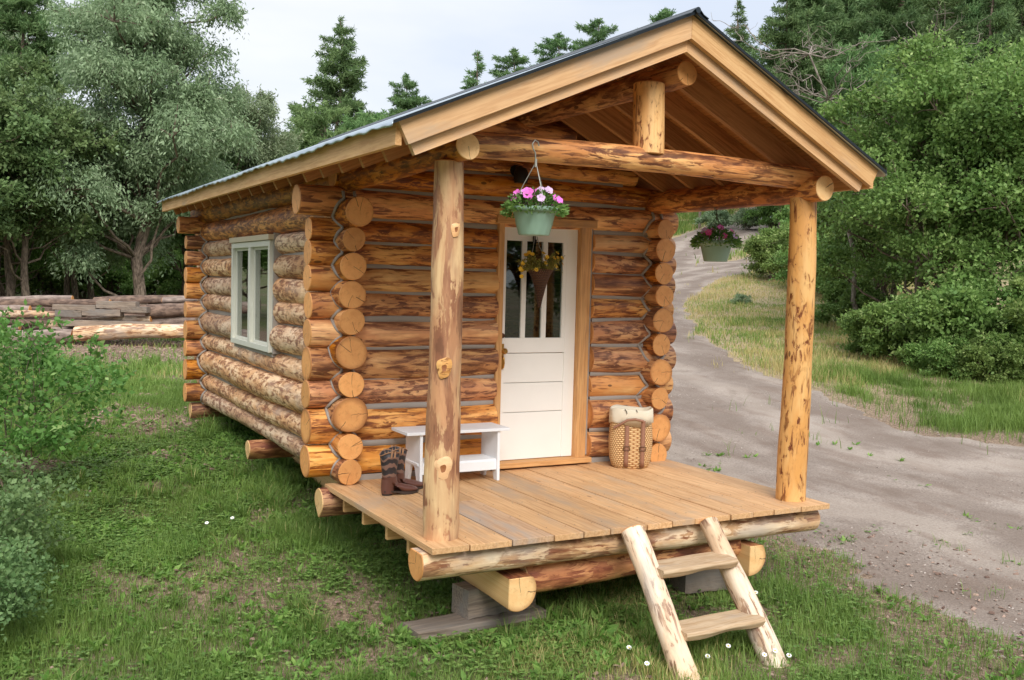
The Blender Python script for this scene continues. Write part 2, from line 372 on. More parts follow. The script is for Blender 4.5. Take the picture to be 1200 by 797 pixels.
def dirt(x, y):
    """0 = grass, 1 = bare earth"""
    d, r = dr(x, y); u = 600+r/np.maximum(d, .1)*FPX
    sd = road_sd(x, y)
    n = fbm(x, y, 1.7, 21)*.7+fbm(x, y, 6., 31)*.3
    a = .19+np.exp(-np.clip(sd, 0, 99)/.5)*.30                                   # road edge
    a = a+.13*sstep(720, 1000, u)*sstep(12, 9, d)                                # thin grass, lower right
    a = a+.14*np.exp(-((x+.9)/1.3)**2-((y+.6)/1.6)**2)                            # worn patches left of the porch
    a = a+.30*np.exp(-((x-.6)/.6)**2-((y+3.0)/.5)**2)
    a = a+.34*sstep(17.5, 20, d)*sstep(26, 24, d)*sstep(330, 260, u)              # bark litter before the log pile
    a = a+.24*np.exp(-((x+.5)/.8)**2-((y-5.6)/.9)**2)
    a = a+.20*np.exp(-((x-20)/7)**2-((y-16)/7)**2)*sstep(12, 20, d)+.10*sstep(12, 16, d)*sstep(780, 860, u)*sstep(40, 34, d)
    inside = (x > .6) & (x < 3.0) & (y > -1.2) & (y < 5); a = a+.2*inside
    return sstep(-.09, .13, a-(1-n)*.80+.13)

def grid_np(name, V, F, mats, smooth=True, attrs=None):
    me = bpy.data.meshes.new(name); V = np.asarray(V, np.float32); F = np.asarray(F, np.int32)
    k = F.shape[1]
    me.vertices.add(len(V)); me.vertices.foreach_set('co', V.ravel())
    me.loops.add(F.size); me.loops.foreach_set('vertex_index', F.ravel())
    me.polygons.add(len(F)); me.polygons.foreach_set('loop_start', np.arange(0, F.size, k, dtype=np.int32))
    me.polygons.foreach_set('use_smooth', np.full(len(F), smooth))
    for an, av in (attrs or {}).items():
        a = me.attributes.new(an, 'FLOAT', 'POINT'); a.data.foreach_set('value', np.asarray(av, np.float32))
    me.update(calc_edges=True); 
    if mats is not None: me.materials.append(mats)
    return me

th = np.concatenate([np.arange(-34, 34, .3), np.arange(34, 326, 3.)])
th = np.radians(th); rad = np.concatenate([[.05, .5], .8*1.0125**np.arange(0, 548)])
TH, RR = np.meshgrid(th, rad); ang = YAW+TH
GX = CAM[0]+np.sin(ang)*RR; GY = CAM[1]+np.cos(ang)*RR; GZ = H(GX, GY)
nr, nt = GX.shape
idx = np.arange(nr*nt).reshape(nr, nt); nx = np.roll(idx, -1, axis=1)
GF = np.stack([idx[:-1], nx[:-1], nx[1:], idx[1:]], -1).reshape(-1, 4)
DM = dirt(GX, GY)

t = NT('meadow_soil'); g = t.n('NewGeometry').outputs['Position']; dm = t.attr('dirt', 'Fac')
n1 = t.noise(g, 2.2, 5.); n2 = t.noise(g, 30., 4.); n3 = t.noise(g, .7, 5., .65)
gr = t.mix(t.step(n2, .3, .7), lin(66, 76, 38), lin(112, 118, 68))
gr = t.mix(t.math('MULTIPLY', t.step(n1, .45, .7), .6), gr, lin(112, 116, 66))
far = t.math('MULTIPLY', t.step(n3, .45, .6), t.attr('far', 'Fac'))
gr = t.mix(far, gr, lin(146, 132, 92))
so = t.mix(t.step(n2, .35, .65), lin(104, 84, 68), lin(146, 124, 102)); so = t.mix(t.attr('far', 'Fac'), so, t.mix(t.step(n2, .3, .7), lin(118, 102, 74), lin(188, 166, 128)))
so = t.mix(t.math('MULTIPLY', t.step(t.noise(g, 70., 3.), .58, .64), .6), so, lin(190, 170, 150))
M['ground'] = t.done(t.mix(dm, gr, so), .95, t.math('ADD', n2, t.noise(g, 90., 3.)), .6, .02)
fd, _ = dr(GX, GY)
me = grid_np('ground', np.stack([GX, GY, GZ], -1).reshape(-1, 3), GF, M['ground'], True, {'dirt': DM.ravel(), 'far': (sstep(13, 20, fd)*sstep(-.1, .15, dr(GX, GY)[1]/np.maximum(fd, 4))).ravel()})
ground = link('ground', me); tag(ground, kind='structure')

# dirt road: its own sheet just above the ground, with an uneven edge
SD = road_sd(GX, GY)+(fbm(GX, GY, 1.1, 41)-.5)*.9+(fbm(GX, GY, 7, 43)-.5)*.3
SDf = SD.ravel(); inr = (RR.ravel()[GF[:, 0]] < 110) & (RR.ravel()[GF[:, 0]] > 1.5)
sgn = SDf[GF] < 0; full = sgn.all(1) & inr; mixd = sgn.any(1) & ~sgn.all(1) & inr
rut = (np.sin(np.hypot(GX-3, GY+2)*1.9+fbm(GX, GY, .4, 3)*4)*.01)+(fbm(GX, GY, 5, 51)-.5)*.015
RVf = np.stack([GX, GY, GZ+.002+.02*np.clip(-SD, 0, .4)/.4+rut*np.clip(-SD, 0, .4)/.4], -1).reshape(-1, 3)
used = np.unique(np.concatenate([GF[full].ravel(), GF[mixd].ravel()])); remap = -np.ones(nr*nt, int); remap[used] = np.arange(len(used))
VV = [tuple(p) for p in RVf[used]]; SV = list(road_sd(GX, GY).ravel()[used]); T3 = [GF[full][:, [0, 1, 2]], GF[full][:, [0, 2, 3]]]
T3 = [remap[q] for q in T3]; ex = []; cut = {}
def cutv(a, b):
    k = (min(a, b), max(a, b))
    if k not in cut:
        f = SDf[k[0]]/(SDf[k[0]]-SDf[k[1]]); p = RVf[k[0]]*(1-f)+RVf[k[1]]*f; cut[k] = len(VV); VV.append((p[0], p[1], p[2]-.006)); SV.append(0.)
    return cut[k]
for q in GF[mixd]:
    poly = []
    for a, b in zip(q, np.roll(q, -1)):
        a, b = int(a), int(b)
        if SDf[a] < 0: poly.append(int(remap[a]))
        if (SDf[a] < 0) != (SDf[b] < 0): poly.append(cutv(a, b))
    for i_ in range(1, len(poly)-1): ex.append((poly[0], poly[i_], poly[i_+1]))
RF = np.concatenate(T3+[np.array(ex, int)])
t = NT('packed_dirt'); g = t.n('NewGeometry').outputs['Position']
n1 = t.noise(g, .9, 5.); n2 = t.noise(g, 45., 4.); n3 = t.noise(t.mul(g, (1, .35, 1)), 4., 4.)
rd = t.mix(t.step(n1, .35, .65), lin(136, 122, 110), lin(162, 149, 137))
rd = t.mix(t.math('MULTIPLY', t.step(n2, .35, .7), .6), rd, lin(108, 93, 84))
rd = t.mix(t.math('MULTIPLY', t.step(n3, .48, .66), .5), rd, lin(118, 98, 84))
rd = t.mix(t.math('MULTIPLY', t.step(t.noise(g, 110., 2.), .66, .7), .7), rd, lin(186, 174, 164))
sdv = t.attr('sd', 'Fac'); wv = t.math('SINE', t.math('ADD', t.math('MULTIPLY', sdv, 3.6), t.math('MULTIPLY', t.noise(g, .5, 3.), 7.)))
rd = t.mix(t.math('MULTIPLY', t.step(wv, .1, .9), .45), rd, lin(112, 96, 84)); rd = t.mix(t.math('MULTIPLY', t.step(t.math('MULTIPLY', wv, -1.), .2, .9), .35), rd, lin(176, 162, 148))
rd = t.mix(t.math('MULTIPLY', t.step(t.noise(g, 1.6, 5., .65), .54, .66), .38), rd, lin(110, 94, 82))
M['road'] = t.done(rd, .95, t.math('ADD', t.math('MULTIPLY', n2, .7), n3), .7, .03)
road = link('dirt_road', grid_np('dirt_road', VV, RF, M['road'], True, {'sd': SV})); tag(road, kind='structure')

# ------------------------------------------------------------------ logs
def make_log(name, p0, p1, r0, r1, mat, parent, seed=0, endm=None, seg=None, n=28, rough=.05, bend=.012, flat_top=None, wob=1., flat_side=None, wedge_=0.):
    """a peeled tree trunk from p0 to p1: uneven radius, swellings at knots, slight bow"""
    p0, p1 = Vector(p0), Vector(p1); ax = (p1-p0); L = ax.length; t = ax/L
    a = t.cross(Vector((0, 0, 1))).normalized() if abs(t.z) < .9 else Vector((1, 0, 0)); b = a.cross(t).normalized()
    if b.z < 0: a, b = -a, -b
    seg = seg or max(6, int(L/.09)); rr = random.Random(seed*131+5)
    ph = [rr.uniform(0, 6.28) for _ in range(8)]
    kn = [(rr.uniform(.1, L), rr.uniform(0, 6.28), rr.uniform(.004, .013)) for _ in range(int(L*2.0))]
    vs = []; lc = []
    for i in range(seg+1):
        s = L*i/seg; f = i/seg
        env = math.sin(PI*f)
        cx = bend*env*math.sin(ph[0]+s*1.1); cz = bend*env*math.cos(ph[1]+s*.9)
        base = r0+(r1-r0)*f
        for j in range(n):
            w = 2*PI*j/n
            r = base*(1+rough*(.45*math.sin(w*2+ph[2]+s*.5)+.3*math.sin(w*3+ph[3]-s*.9)+.45*wob*math.sin(s*5.1+ph[4]+.8*math.sin(w+ph[5]))+.22*wob*math.sin(s*13+w*2+ph[6])+.12*math.sin(w*7+s*3+ph[7])))
            for ks, kw, ka in kn:
                dw = (w-kw+PI) % (2*PI)-PI
                e = ((s-ks)/.055)**2+(dw*base/.05)**2
                if e < 6: r += ka*math.exp(-e)
            c_, s_ = math.cos(w), math.sin(w)
            y, z = r*c_, r*s_
            if flat_top is not None: z = min(z, flat_top)
            if wedge_ and z < 0: y *= 1-wedge_*min(1, -z/base)**1.5; z *= 1.2
            if flat_side is not None: y = max(y, flat_side)
            vs.append(p0+t*s+a*(y+cx)+b*(z+cz)); lc.append((s+seed*3.17, y, z))
    fs = [(i*n+j, i*n+(j+1) % n, (i+1)*n+(j+1) % n, (i+1)*n+j) for i in range(seg) for j in range(n)]
    m = MB(); m.add(vs, fs, 0, True, lc)
    if flat_side is not None: m.m = [1 if all(lc[q][1] <= flat_side+1e-6 for q in f) else 0 for f in fs]; m.s = [k == 0 for k in m.m]
    for e, base_i in ((0, 0), (1, seg*n)):
        # chamfered saw cut: an inset ring, then a fan
        ring = vs[base_i:base_i+n]; c = sum(ring, Vector())/n; sgn = -1 if e == 0 else 1
        l1 = lc[base_i:base_i+n]
        inr = [c+(p-c)*.955+t*sgn*.006 for p in ring]; l2 = [(q[0], q[1]*.955, q[2]*.955) for q in l1]
        q = [(j, (j+1) % n, n+(j+1) % n, n+j) if e else (j, n+j, n+(j+1) % n, (j+1) % n) for j in range(n)]
        m.add(list(ring)+inr, q, 1, False, l1+l2)
        fan = [(j, (j+1) % n, n) if e else ((j+1) % n, j, n) for j in range(n)]
        m.add(inr+[c+t*sgn*.006], fan, 1, False, l2+[(l2[0][0], 0, 0)])
    return m.build(name, [mat, endm or M['end']], parent)

# ------------------------------------------------------------------ the cabin
W = 2.954; LEN = 4.972; PY = 1.929
cabin = empty('log_cabin', (W/2, 1.5, -.2), 'small honey coloured log cabin with white door and roofed front porch', 'cabin')
cabin_off = Vector(cabin.location)
FZ = [(.17, .128), (.442, .142), (.695, .112), (.935, .13), (1.175, .112), (1.391, .106), (1.602, .106), (1.797, .096), (1.978, .09), (2.199, .118)]
SZ = [(.100, .10), (.299, .103), (.549, .142), (.786, .102), (1.031, .128), (1.272, .104), (1.478, .11), (1.699, .106), (1.908, .092), (2.112, .112)]
CB = []   # cabin parts, moved under the Empty in one go at the end
def part(o): CB.append(o); return o
DX0, DX1 = 1.335, 2.300           # rough opening of the door
sd = 1
ext = .27
# front wall
for i, (z, r) in enumerate(FZ):
    xl = -.285-(.10 if i == 9 else 0)+R_.uniform(-.006, .006)
    xr = W+.25+R_.uniform(-.02, .02)
    ra, rb = (r, r*.94) if i % 2 else (r*.98, r)
    if z < 2.14:
        part(make_log('wall_log', (xl, 0, z), (DX0, 0, z+R_.uniform(-.004, .004)), ra, r, M[FL[(i*5+1) % 6]], None, sd)); sd += 1
        part(make_log('wall_log', (DX1, 0, z), (xr, 0, z+R_.uniform(-.006, .006)), r, rb, M[FL[(i*5+3) % 6]], None, sd)); sd += 1
    else:
        part(make_log('wall_log', (xl, 0, z), (xr, 0, z), ra, rb, M['log'], None, sd)); sd += 1
    # rear wall
    part(make_log('wall_log', (-.275-(.09 if i == 9 else 0), LEN, z+.01*(i % 3-1)), (xr, LEN, z), r*.9, r, M['log'], None, sd, seg=20, n=20)); sd += 1
# side walls
WY0, WY1, WZ0, WZ1 = 1.70, 3.22, .89, 2.0
for i, (z, r) in enumerate(SZ):
    ye = LEN+.24
    yf = -.225-(.115 if i == 9 else 0)+R_.uniform(-.01, .01)
    mw = M['logw']
    if WZ0+.04 < z < WZ1-.03:
        # the front stub stays oiled like the porch, the wall beyond is weathered
        part(make_log('wall_log', (0, .0, z), (0, WY0-.03, z), r*1.02, r*1.03, mw, None, sd)); sd += 1
        part(make_log('wall_log', (0, WY1+.03, z), (0, ye, z), r*1.02, r*.93, mw, None, sd)); sd += 1
    else:
        part(make_log('wall_log', (0, .0, z+(.012 if i == 9 else 0)), (0, ye, z+(.012 if i == 9 else 0)), r*(1.02 if i < 9 else 1.13), r*(.93 if i < 9 else 1.1), mw if i < 9 else M['logb'], None, sd, bend=.015)); sd += 1
    part(make_log('log_stub', (0, yf, z), (0, .05, z), r, r*.985, M[FL[(i*7+2) % 6]], None, sd, seg=6, wob=.5)); sd += 1
    r2 = [.1, .136, .1, .139, .103, .115, .102, .1, .11, .095][i]; z2 = [.063, .309, .579, .819, 1.07, 1.294, 1.517, 1.724, 1.936, 2.12][i]
    part(make_log('wall_log', (W+.02, -.22+R_.uniform(-.015, .015), z2), (W, ye, z), min(r2, .125), r*.9, M[FL[(i*4+1) % 6]], None, sd)); sd += 1
# plates, gables, ridge, porch beam
PLZ = 2.385
for x in (0., W):
    part(make_log('plate_log', (x+(.02 if x == 0 else -.01), -2.15, 2.412 if x == 0 else 2.36), (x, LEN+.3, PLZ-.03), .078 if x == 0 else .09, .165, M['logb'], None, sd, endm=M['endpale'], bend=.02)); sd += 1
slopeL, slopeR = .435, .490; RX = 1.506; RZ = 3.364
def roofz(x): return RZ-(RX-x)*slopeL if x < RX else RZ-(x-RX)*slopeR
gz = [(2.405, .098), (2.585, .09), (2.755, .085), (2.915, .08)]
for k, (z, r) in enumerate(gz):
    zr = z+r*.5+.13
    x0 = max(-.1 if k == 0 else .1, RX-(RZ-zr)/slopeL); x1 = min(W, RX+(RZ-zr)/slopeR)
    for y in (0, LEN):
        part(make_log('gable_log', (x0, y, z), (x1, y, z), r, r, M['log'], None, sd)); sd += 1
part(make_log('ridge_log', (1.635, -2.15, 3.035), (RX, LEN+.3, 3.02), .083, .095, M['log'], None, sd, bend=.02)); sd += 1
part(make_log('porch_beam', (-.02, -1.95, 2.455), (W+.0, -1.95, 2.447), .078, .086, M['logbold'], None, sd, bend=.02)); sd += 1
part(make_log('king_post', (1.50, -1.93, 2.51), (1.486, -1.93, 2.98), .108, .106, M['postr'], None, sd, seg=8, rough=.015, bend=0)); sd += 1
part(make_log('porch_post', (.0, -1.929, 0.0), (.0, -1.929, 2.335), .112, .094, M['postl'], None, 301, n=36, rough=.06)); sd += 1
part(make_log('porch_post', (W, -1.929, 0.0), (W, -1.929, 2.30), .116, .10, M['postr'], None, 302, n=36, rough=.05)); sd += 1

for kz, ka, ks in ((1.075, -2.02, 1.), (.455, -1.95, 1.15), (1.92, -1.45, .7)):
    m = MB(); dx_, dy_ = math.cos(ka), math.sin(ka); rp = .112-.018*kz/2.33; sx_, sy_ = -dy_, dx_
    rg = []
    for q, out_ in ((1., .0005), (.8, .0035), (.33, .0045), (.24, .0035), (.0, .002)):
        rg.append([Vector((dx_*(rp+out_-rp*(1-math.cos(min(abs(math.cos(w_)*.05*ks*q/rp), 1))))+sx_*math.cos(w_)*.046*ks*q*(1+.15*math.sin(3*w_)), -1.929+dy_*(rp+out_-rp*(1-math.cos(min(abs(math.cos(w_)*.05*ks*q/rp), 1))))+sy_*math.cos(w_)*.046*ks*q*(1+.15*math.sin(3*w_)), kz+math.sin(w_)*.075*ks*q*(1+.2*math.sin(2*w_+1)))) for w_ in [2*PI*j/24 for j in range(24)]])
    m.rings(rg[:3], 0, cap0=False, cap1=False); m.rings(rg[2:], 1, cap0=False, cap1=False)
    part(m.build('knot', [M['postr'], M['knot']]))

# chinking between the logs and round the notches
def chink_wall(zs, runs, axis, at, side, name='chinking', dk=.50):
    """runs = list of (a, b) along the wall; axis 0: wall along X at y = at"""
    m = MB()
    bounds = []
    for k in range(len(zs)-1):
        (z0, r0), (z1, r1) = zs[k], zs[k+1]; bounds.append(((z0+r0+z1-r1)/2, (r0+r1)/2))
    for zb, r in bounds:
        dep = r*dk
        for a, b, zlo, zhi in runs:
            if not zlo < zb < zhi: continue
            n = max(3, int((b-a)/.12)); q = []
            for i in range(n+1):
                s = a+(b-a)*i/n; wz = .005*math.sin(s*5+zb*9); h = .046; dd = dep+.004*math.sin(s*3.3+zb*20)
                for y, z in ((-dd*.3, zb-h+wz), (-dd+.004, zb-h*.5+wz), (-dd-.001, zb+wz), (-dd+.004, zb+h*.5+wz), (-dd*.3, zb+h+wz)):
                    q.append((s, at+side*-y, z) if axis == 0 else (at+side*-y, s, z))
            fs = [(i*5+j, (i+1)*5+j, (i+1)*5+j+1, i*5+j+1) for i in range(n) for j in range(4)]
            m.add(q, fs, 0, True)
    return m
def prof(zs, z):
    return max([math.sqrt(max(r*r-(z-zc)**2, 0)) for zc, r in zs]+[.03])
def notch(m, cx, cy, sx, sy, rad=.0135, zlo=.02, zhi=2.28):
    z = zlo; pts = []
    while z < zhi:
        a = max(prof(SZ, z), .045); b = max(prof(FZ, z), .045)
        pts.append((cx+sx*(a+.001), cy+sy*(b+.001), z)); z += .012
    m.tube(pts, rad, 6)
m = chink_wall(FZ, [(-.0, DX0-.005, 0, 2.15), (DX1+.005, W, 0, 2.15), (0, W, 2.09, 2.4)], 0, 0, -1)
mg = chink_wall([FZ[-1]]+gz, [(.1, W-.1, 2.2, 2.4), (.35, 2.6, 2.4, 2.6), (.65, 2.3, 2.6, 2.8), (.95, 1.95, 2.8, 3.)], 0, 0, -1)
m.v = m.v; off = len(m.v); m.add(mg.v, mg.f, 0, True)
for cx, sx in ((0, 1), (W, -1), (0, -1)): notch(m, cx, 0, sx, -1)
m.box((.65, -.055, .018), (1.35, .02, .05)); m.box((2.62, -.055, .018), (.62, .02, .05))
part(m.build('front_chinking', M['chink']))
m = chink_wall(SZ, [(.1, LEN-.1, 0, .96), (.1, WY0-.03, .96, 2.02), (WY1+.03, LEN-.1, .96, 2.02), (.1, LEN-.1, 2.0, 2.3)], 1, 0, -1, dk=.22)
m2 = chink_wall([SZ[-1], (2.385, .13)], [(.1, LEN-.1, 2.1, 2.4)], 1, 0, -1, dk=.3); m.add(m2.v, m2.f, 0, True)
notch(m, 0, LEN, -1, -1); part(m.build('side_chinking', M['chink']))
m = chink_wall(SZ, [(.1, LEN-.1, 0, 2.3)], 1, W, 1); notch(m, W, 0, 1, -1); part(m.build('side_chinking', M['chink']))
m = chink_wall(FZ, [(.1, W-.1, 0, 2.4)], 0, LEN, 1); part(m.build('rear_chinking', M['chink']))
# dark room behind the glass
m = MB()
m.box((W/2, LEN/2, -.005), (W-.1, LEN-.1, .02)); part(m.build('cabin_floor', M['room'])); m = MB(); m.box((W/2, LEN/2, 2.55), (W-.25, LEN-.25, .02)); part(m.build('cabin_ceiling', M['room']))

# sills / skids under the cabin
def wedge(y, x0, z, r, seed, parent=None):
    part(make_log('sill_log', (x0, y, z), (W+.1, y, z), r, r, M['under'], None, seed, seg=16, endm=M['endpale'], wedge_=.8))
wedge(-.16, -.22, -.125, .105, 401); wedge(2.2, -.19, -.095, .09, 402); wedge(LEN+.05, -.2, -.06, .09, 403)
for x in (.50, 2.46):
    part(make_log('skid_log', (x, -2.06, -.375), (x, LEN+.2, -.26), .135, .12, M['under'], None, sd, endm=M['endpale'], flat_top=.09, flat_side=-.075 if x < 1 else -.02)); sd += 1
part(make_log('rim_log', (-.19, -1.99, -.128), (W+.16, -1.99, -.142), .115, .095, M['rim'], None, sd, bend=.012, flat_top=.075)); sd += 1
part(make_log('cross_log', (.62, -1.86, -.345), (2.44, -1.86, -.30), .115, .11, M['under'], None, sd, endm=M['endpale'])); sd += 1
# deck boards
SX = [-.165, .058, .379, .683, 1.125-.16, 1.125+.02, 1.424, 1.638, 1.836, 2.156, 2.364, 2.565, 2.83, W+.17]
SX = [-.165, .09, .385, .690, .915, 1.125, 1.424, 1.638, 1.836, 2.156, 2.364, 2.565, 2.83, W+.17]
def nails(m, k, lo, hi):
    for y in (-.38, -.80, -1.26, -1.64, -2.0):
        if not lo < y < hi: continue
        for x in (SX[k]+.04, SX[k+1]-.04):
            x += R_.uniform(-.006, .006); yy = y+R_.uniform(-.008, .008); m.add([(x+.0052*math.cos(w_), yy+.0052*math.sin(w_), .0042) for w_ in [2*PI*j/8 for j in range(8)]], [tuple(range(8))], 1)
for k in range(len(SX)-1):
    a, b = SX[k]+.0045, SX[k+1]-.0045; y0 = -2.165+R_.uniform(-.006, .006); y1 = -.02
    m = MB()
    if k == 0: y1 = -.1
    dz = R_.uniform(-.002, .002)
    if k == 2:
        m.box(((a+b)/2, (y0-1.05)/2, -.02+dz), (b-a, -1.05-y0, .04), axis=1, seed=k); nails(m, k, -9, -1.05); part(m.build('deck_board', [M['deckgrey'], M['iron']], bevel=.003))
        m = MB(); y0 = -1.046
    m.box(((a+b)/2, (y0+y1)/2, -.02+dz), (b-a, y1-y0, .04), axis=1, seed=k); nails(m, k, y0, 0)
    part(m.build('deck_board', [M['deck'], M['iron']], bevel=.003))
for y in (-.38, -.80, -1.26, -1.64):
    m = MB(); m.box((W/2-.0, y, -.105), (W+.2, .04, .125), axis=0, seed=y); part(m.build('deck_joist', M['fascia'], bevel=.002))

# roof
YF, YR = -2.35, 5.30
XL, XR = -.508, 3.268
def slope_slab(side, y0, y1, top, thick, m, x_in=RX, x_out=None, seed=0, axis=1, perp=False):
    xo = x_out if x_out is not None else (XL if side < 0 else XR)
    vs = []; lc = []
    for y in (y0, y1):
        for x in (x_in, xo):
            for dz in (top, top-thick):
                xx = x-side*thick*.42 if perp and x == xo and dz < top else x
                vs.append((xx, y, roofz(xx)+dz)); lc.append((y, xx*1.0, dz) if axis == 1 else (xx+seed*5.3, y, dz))
    m.add(vs, [(0, 1, 3, 2), (4, 6, 7, 5), (0, 2, 6, 4), (1, 5, 7, 3), (0, 4, 5, 1), (2, 3, 7, 6)], 0, False, lc)
for s in (-1, 1):
    m = MB(); n = 13; xo = XL+.03 if s < 0 else XR-.03
    for k in range(n):                     # sheathing boards running along the ridge
        xa = RX+(xo-RX)*k/n; xb = RX+(xo-RX)*(k+.975)/n
        vs = []; lc = []
        for y in (YF+.02, YR-.02):
            for x in (xa, xb):
                for dz in (-.022, -.044): vs.append((x, y, roofz(x)+dz)); lc.append((y+k*7.7+s, x, dz))
        m.add(vs, [(0, 1, 3, 2), (4, 6, 7, 5), (0, 2, 6, 4), (1, 5, 7, 3), (0, 4, 5, 1), (2, 3, 7, 6)], 0, False, lc)
    part(m.build('roof_boards', M['sheath']))
    y = YF+.045; k = 0
    while y < YR-.1:
        m = MB(); slope_slab(s, y, y+.04, -.046, .185, m, x_out=(XL+.045 if s < 0 else XR-.06), seed=k, axis=0, perp=True)
        part(m.build('rafter', M['fasciag'] if k == 0 else M['rafter'])); y += .405; k += 1
    # eave fascia
    xe = XL if s < 0 else XR-.038; m = MB(); z = roofz(XL if s < 0 else XR)
    m.box((xe+.019, (YF+YR)/2, z-.069), (.038, YR-YF-.08, .128), axis=1, seed=s*3); part(m.build('fascia', M['fascia'], bevel=.002))
    # barge boards front and back (outer) and the inset rafter board
    for yy, nm in ((YF, 'barge_board'), (YR-.04, 'barge_board')):
        m = MB(); inset = .0 if nm == 'barge_board' else .03
        xo = XL+inset*2 if s < 0 else XR-inset*3
        dz, th_ = (-.004, .152) if nm == 'barge_board' else (-.168, .058)
        if nm != 'barge_board': m_y0, m_y1 = yy+.004, yy+.035
        else: m_y0, m_y1 = yy, yy+.04
        slope_slab(s, m_y0, m_y1, dz, th_, m, x_in=RX+s*.001, x_out=xo, axis=0, seed=s+yy, perp=True)
        part(m.build(nm, M['fasciag'] if s < 0 and yy == YF else M['fascia'], bevel=.002))
    # corrugated metal sheet
    nx_ = 300; xo = XL-.05 if s < 0 else XR+.05; ys = np.linspace(YF-.035, YR+.035, nx_); V = []
    xs = [RX, (RX+xo)/2, xo, xo]
    for ix, x in enumerate(xs):
        for y in ys:
            z = roofz(x)+.006+.004*math.sin(y*2*PI/.19+1.5*math.sin(y*1.7))+.006*math.sin(y*3.1)*(ix >= 2)
            if ix == 3: z -= .016+.005*math.sin(y*2*PI/.38+math.sin(y*2.3)*2)
            V.append((x, y, z))
    F = [(a*nx_+b, a*nx_+b+1, (a+1)*nx_+b+1, (a+1)*nx_+b) for a in range(3) for b in range(nx_-1)]
    o = link('roof_sheet', grid_np('roof_sheet', V, F, M['metal'])); so_ = o.modifiers.new('s', 'SOLIDIFY'); so_.thickness = .003; part(o)
    for yy in (YF-.045, YR+.035):
        m = MB(); slope_slab(s, yy, yy+.01, .012, .020, m, x_out=XL-.045 if s < 0 else XR+.04, axis=0); part(m.build('rake_trim', M['dripd']))
m = MB(); pr = [(-.09, -.050), (-.05, -.034), (-.03, -.014), (0, .004), (.03, -.014), (.05, -.034), (.09, -.052)]
m.rings([[Vector((RX+a, y, RZ+.026+b)) for a, b in pr]+[Vector((RX+a, y, RZ+.020+b)) for a, b in pr[::-1]] for y in (YF-.055, YR+.05)], smooth=False)
m.tube([(RX, YF-.06, RZ+.012), (RX, YR, RZ+.012)], .020, 12)
part(m.build('ridge_cap', M['ridge']))

# door
dxa, dxb, dz0, dz1 = 1.387, 2.151, .068, 2.098
door = empty('door', (dxa, -.02, dz0)); part(door)
DC = []
m = MB(); yb = -.015
glz0, glz1 = 1.13, 1.965; lites = [(1.44, 1.595), (1.64, 1.80), (1.848, 2.006)]
yc, ythk = -.012, .036
def dbox(x0, x1, z0, z1, y=yc, th=ythk): m.box(((x0+x1)/2, y, (z0+z1)/2), (x1-x0, th, z1-z0))
dbox(dxa, lites[0][0], dz0, dz1); dbox(lites[2][1]+.035, dxb, dz0, dz1)
xa, xb = lites[0][0], lites[2][1]+.035
dbox(xa, xb, glz1, dz1); dbox(lites[0][1], lites[1][0], glz0, glz1, th=.034); dbox(lites[1][1], lites[2][0], glz0, glz1, th=.034); dbox(lites[2][1], xb, glz0, glz1, th=.034)
rails = [(1.01, glz0), (.725, .74), (.468, .483), (dz0, .215)]
dbox(xa, xb, 1.0, glz0)
for z0, z1 in ((.742, .994), (.484, .736), (dz0, .478)):
    dbox(xa, xb, z0, z1, y=yc+.004, th=.030)
dbox(xa, xb, dz0+.01, .995, y=yc+.014, th=.012)
DC.append(m.build('door_leaf', M['white'], bevel=.003))
for a, b in lites:
    m = MB(); m.box(((a+b)/2, yc+.004, (glz0+glz1)/2), (b-a+.01, .006, glz1-glz0+.01)); DC.append(m.build('glass_pane', M['glass']))
m = MB(); hz = .99; hx = 1.412
m.box((hx, -.034, hz-.02), (.042, .008, .22)); m.tube([(hx, -.036, hz+.03), (hx, -.085, hz+.03)], .011, 10); m.tube([(hx, -.08, hz+.03), (hx, -.095, hz+.03), (hx, -.11, hz+.03)], [.02, .028, .018], 14)
m.tube([(hx, -.04, hz-.02), (hx, -.075, hz-.03), (hx, -.08, hz-.07), (hx, -.07, hz-.11), (hx, -.04, hz-.12)], .009, 8)
DC.append(m.build('handle', M['brass'], bevel=.002))
m = MB(); m.tube([(hx, -.03, 1.15), (hx, -.046, 1.15)], [.024, .021], 16); m.tube([(hx, -.045, 1.15), (hx, -.05, 1.15)], .012, 10); DC.append(m.build('deadbolt', M['buckle']))
for o in DC:
    o.parent = door; o.location = -Vector(door.location)
m = MB(); fy = -.05
m.box((1.356, fy+.012, 1.10), (.055, .11, 2.10), axis=2); m.box((2.180, fy+.012, 1.10), (.055, .11, 2.10), axis=2, seed=2)
m.box((2.235, fy-.005, 1.105), (.075, .028, 2.12), axis=2, seed=3)
m.box((1.80, fy+.0, 2.135), (1.0, .13, .068), axis=0, seed=5); m.box((1.80, fy-.01, .040), (1.0, .15, .045), axis=0, seed=7)
part(m.build('door_frame', M['frame'], bevel=.003))
m = MB(); m.box((2.285, -.03, 1.1), (.02, .05, 2.05)); part(m.build('door_chinking', M['chink']))
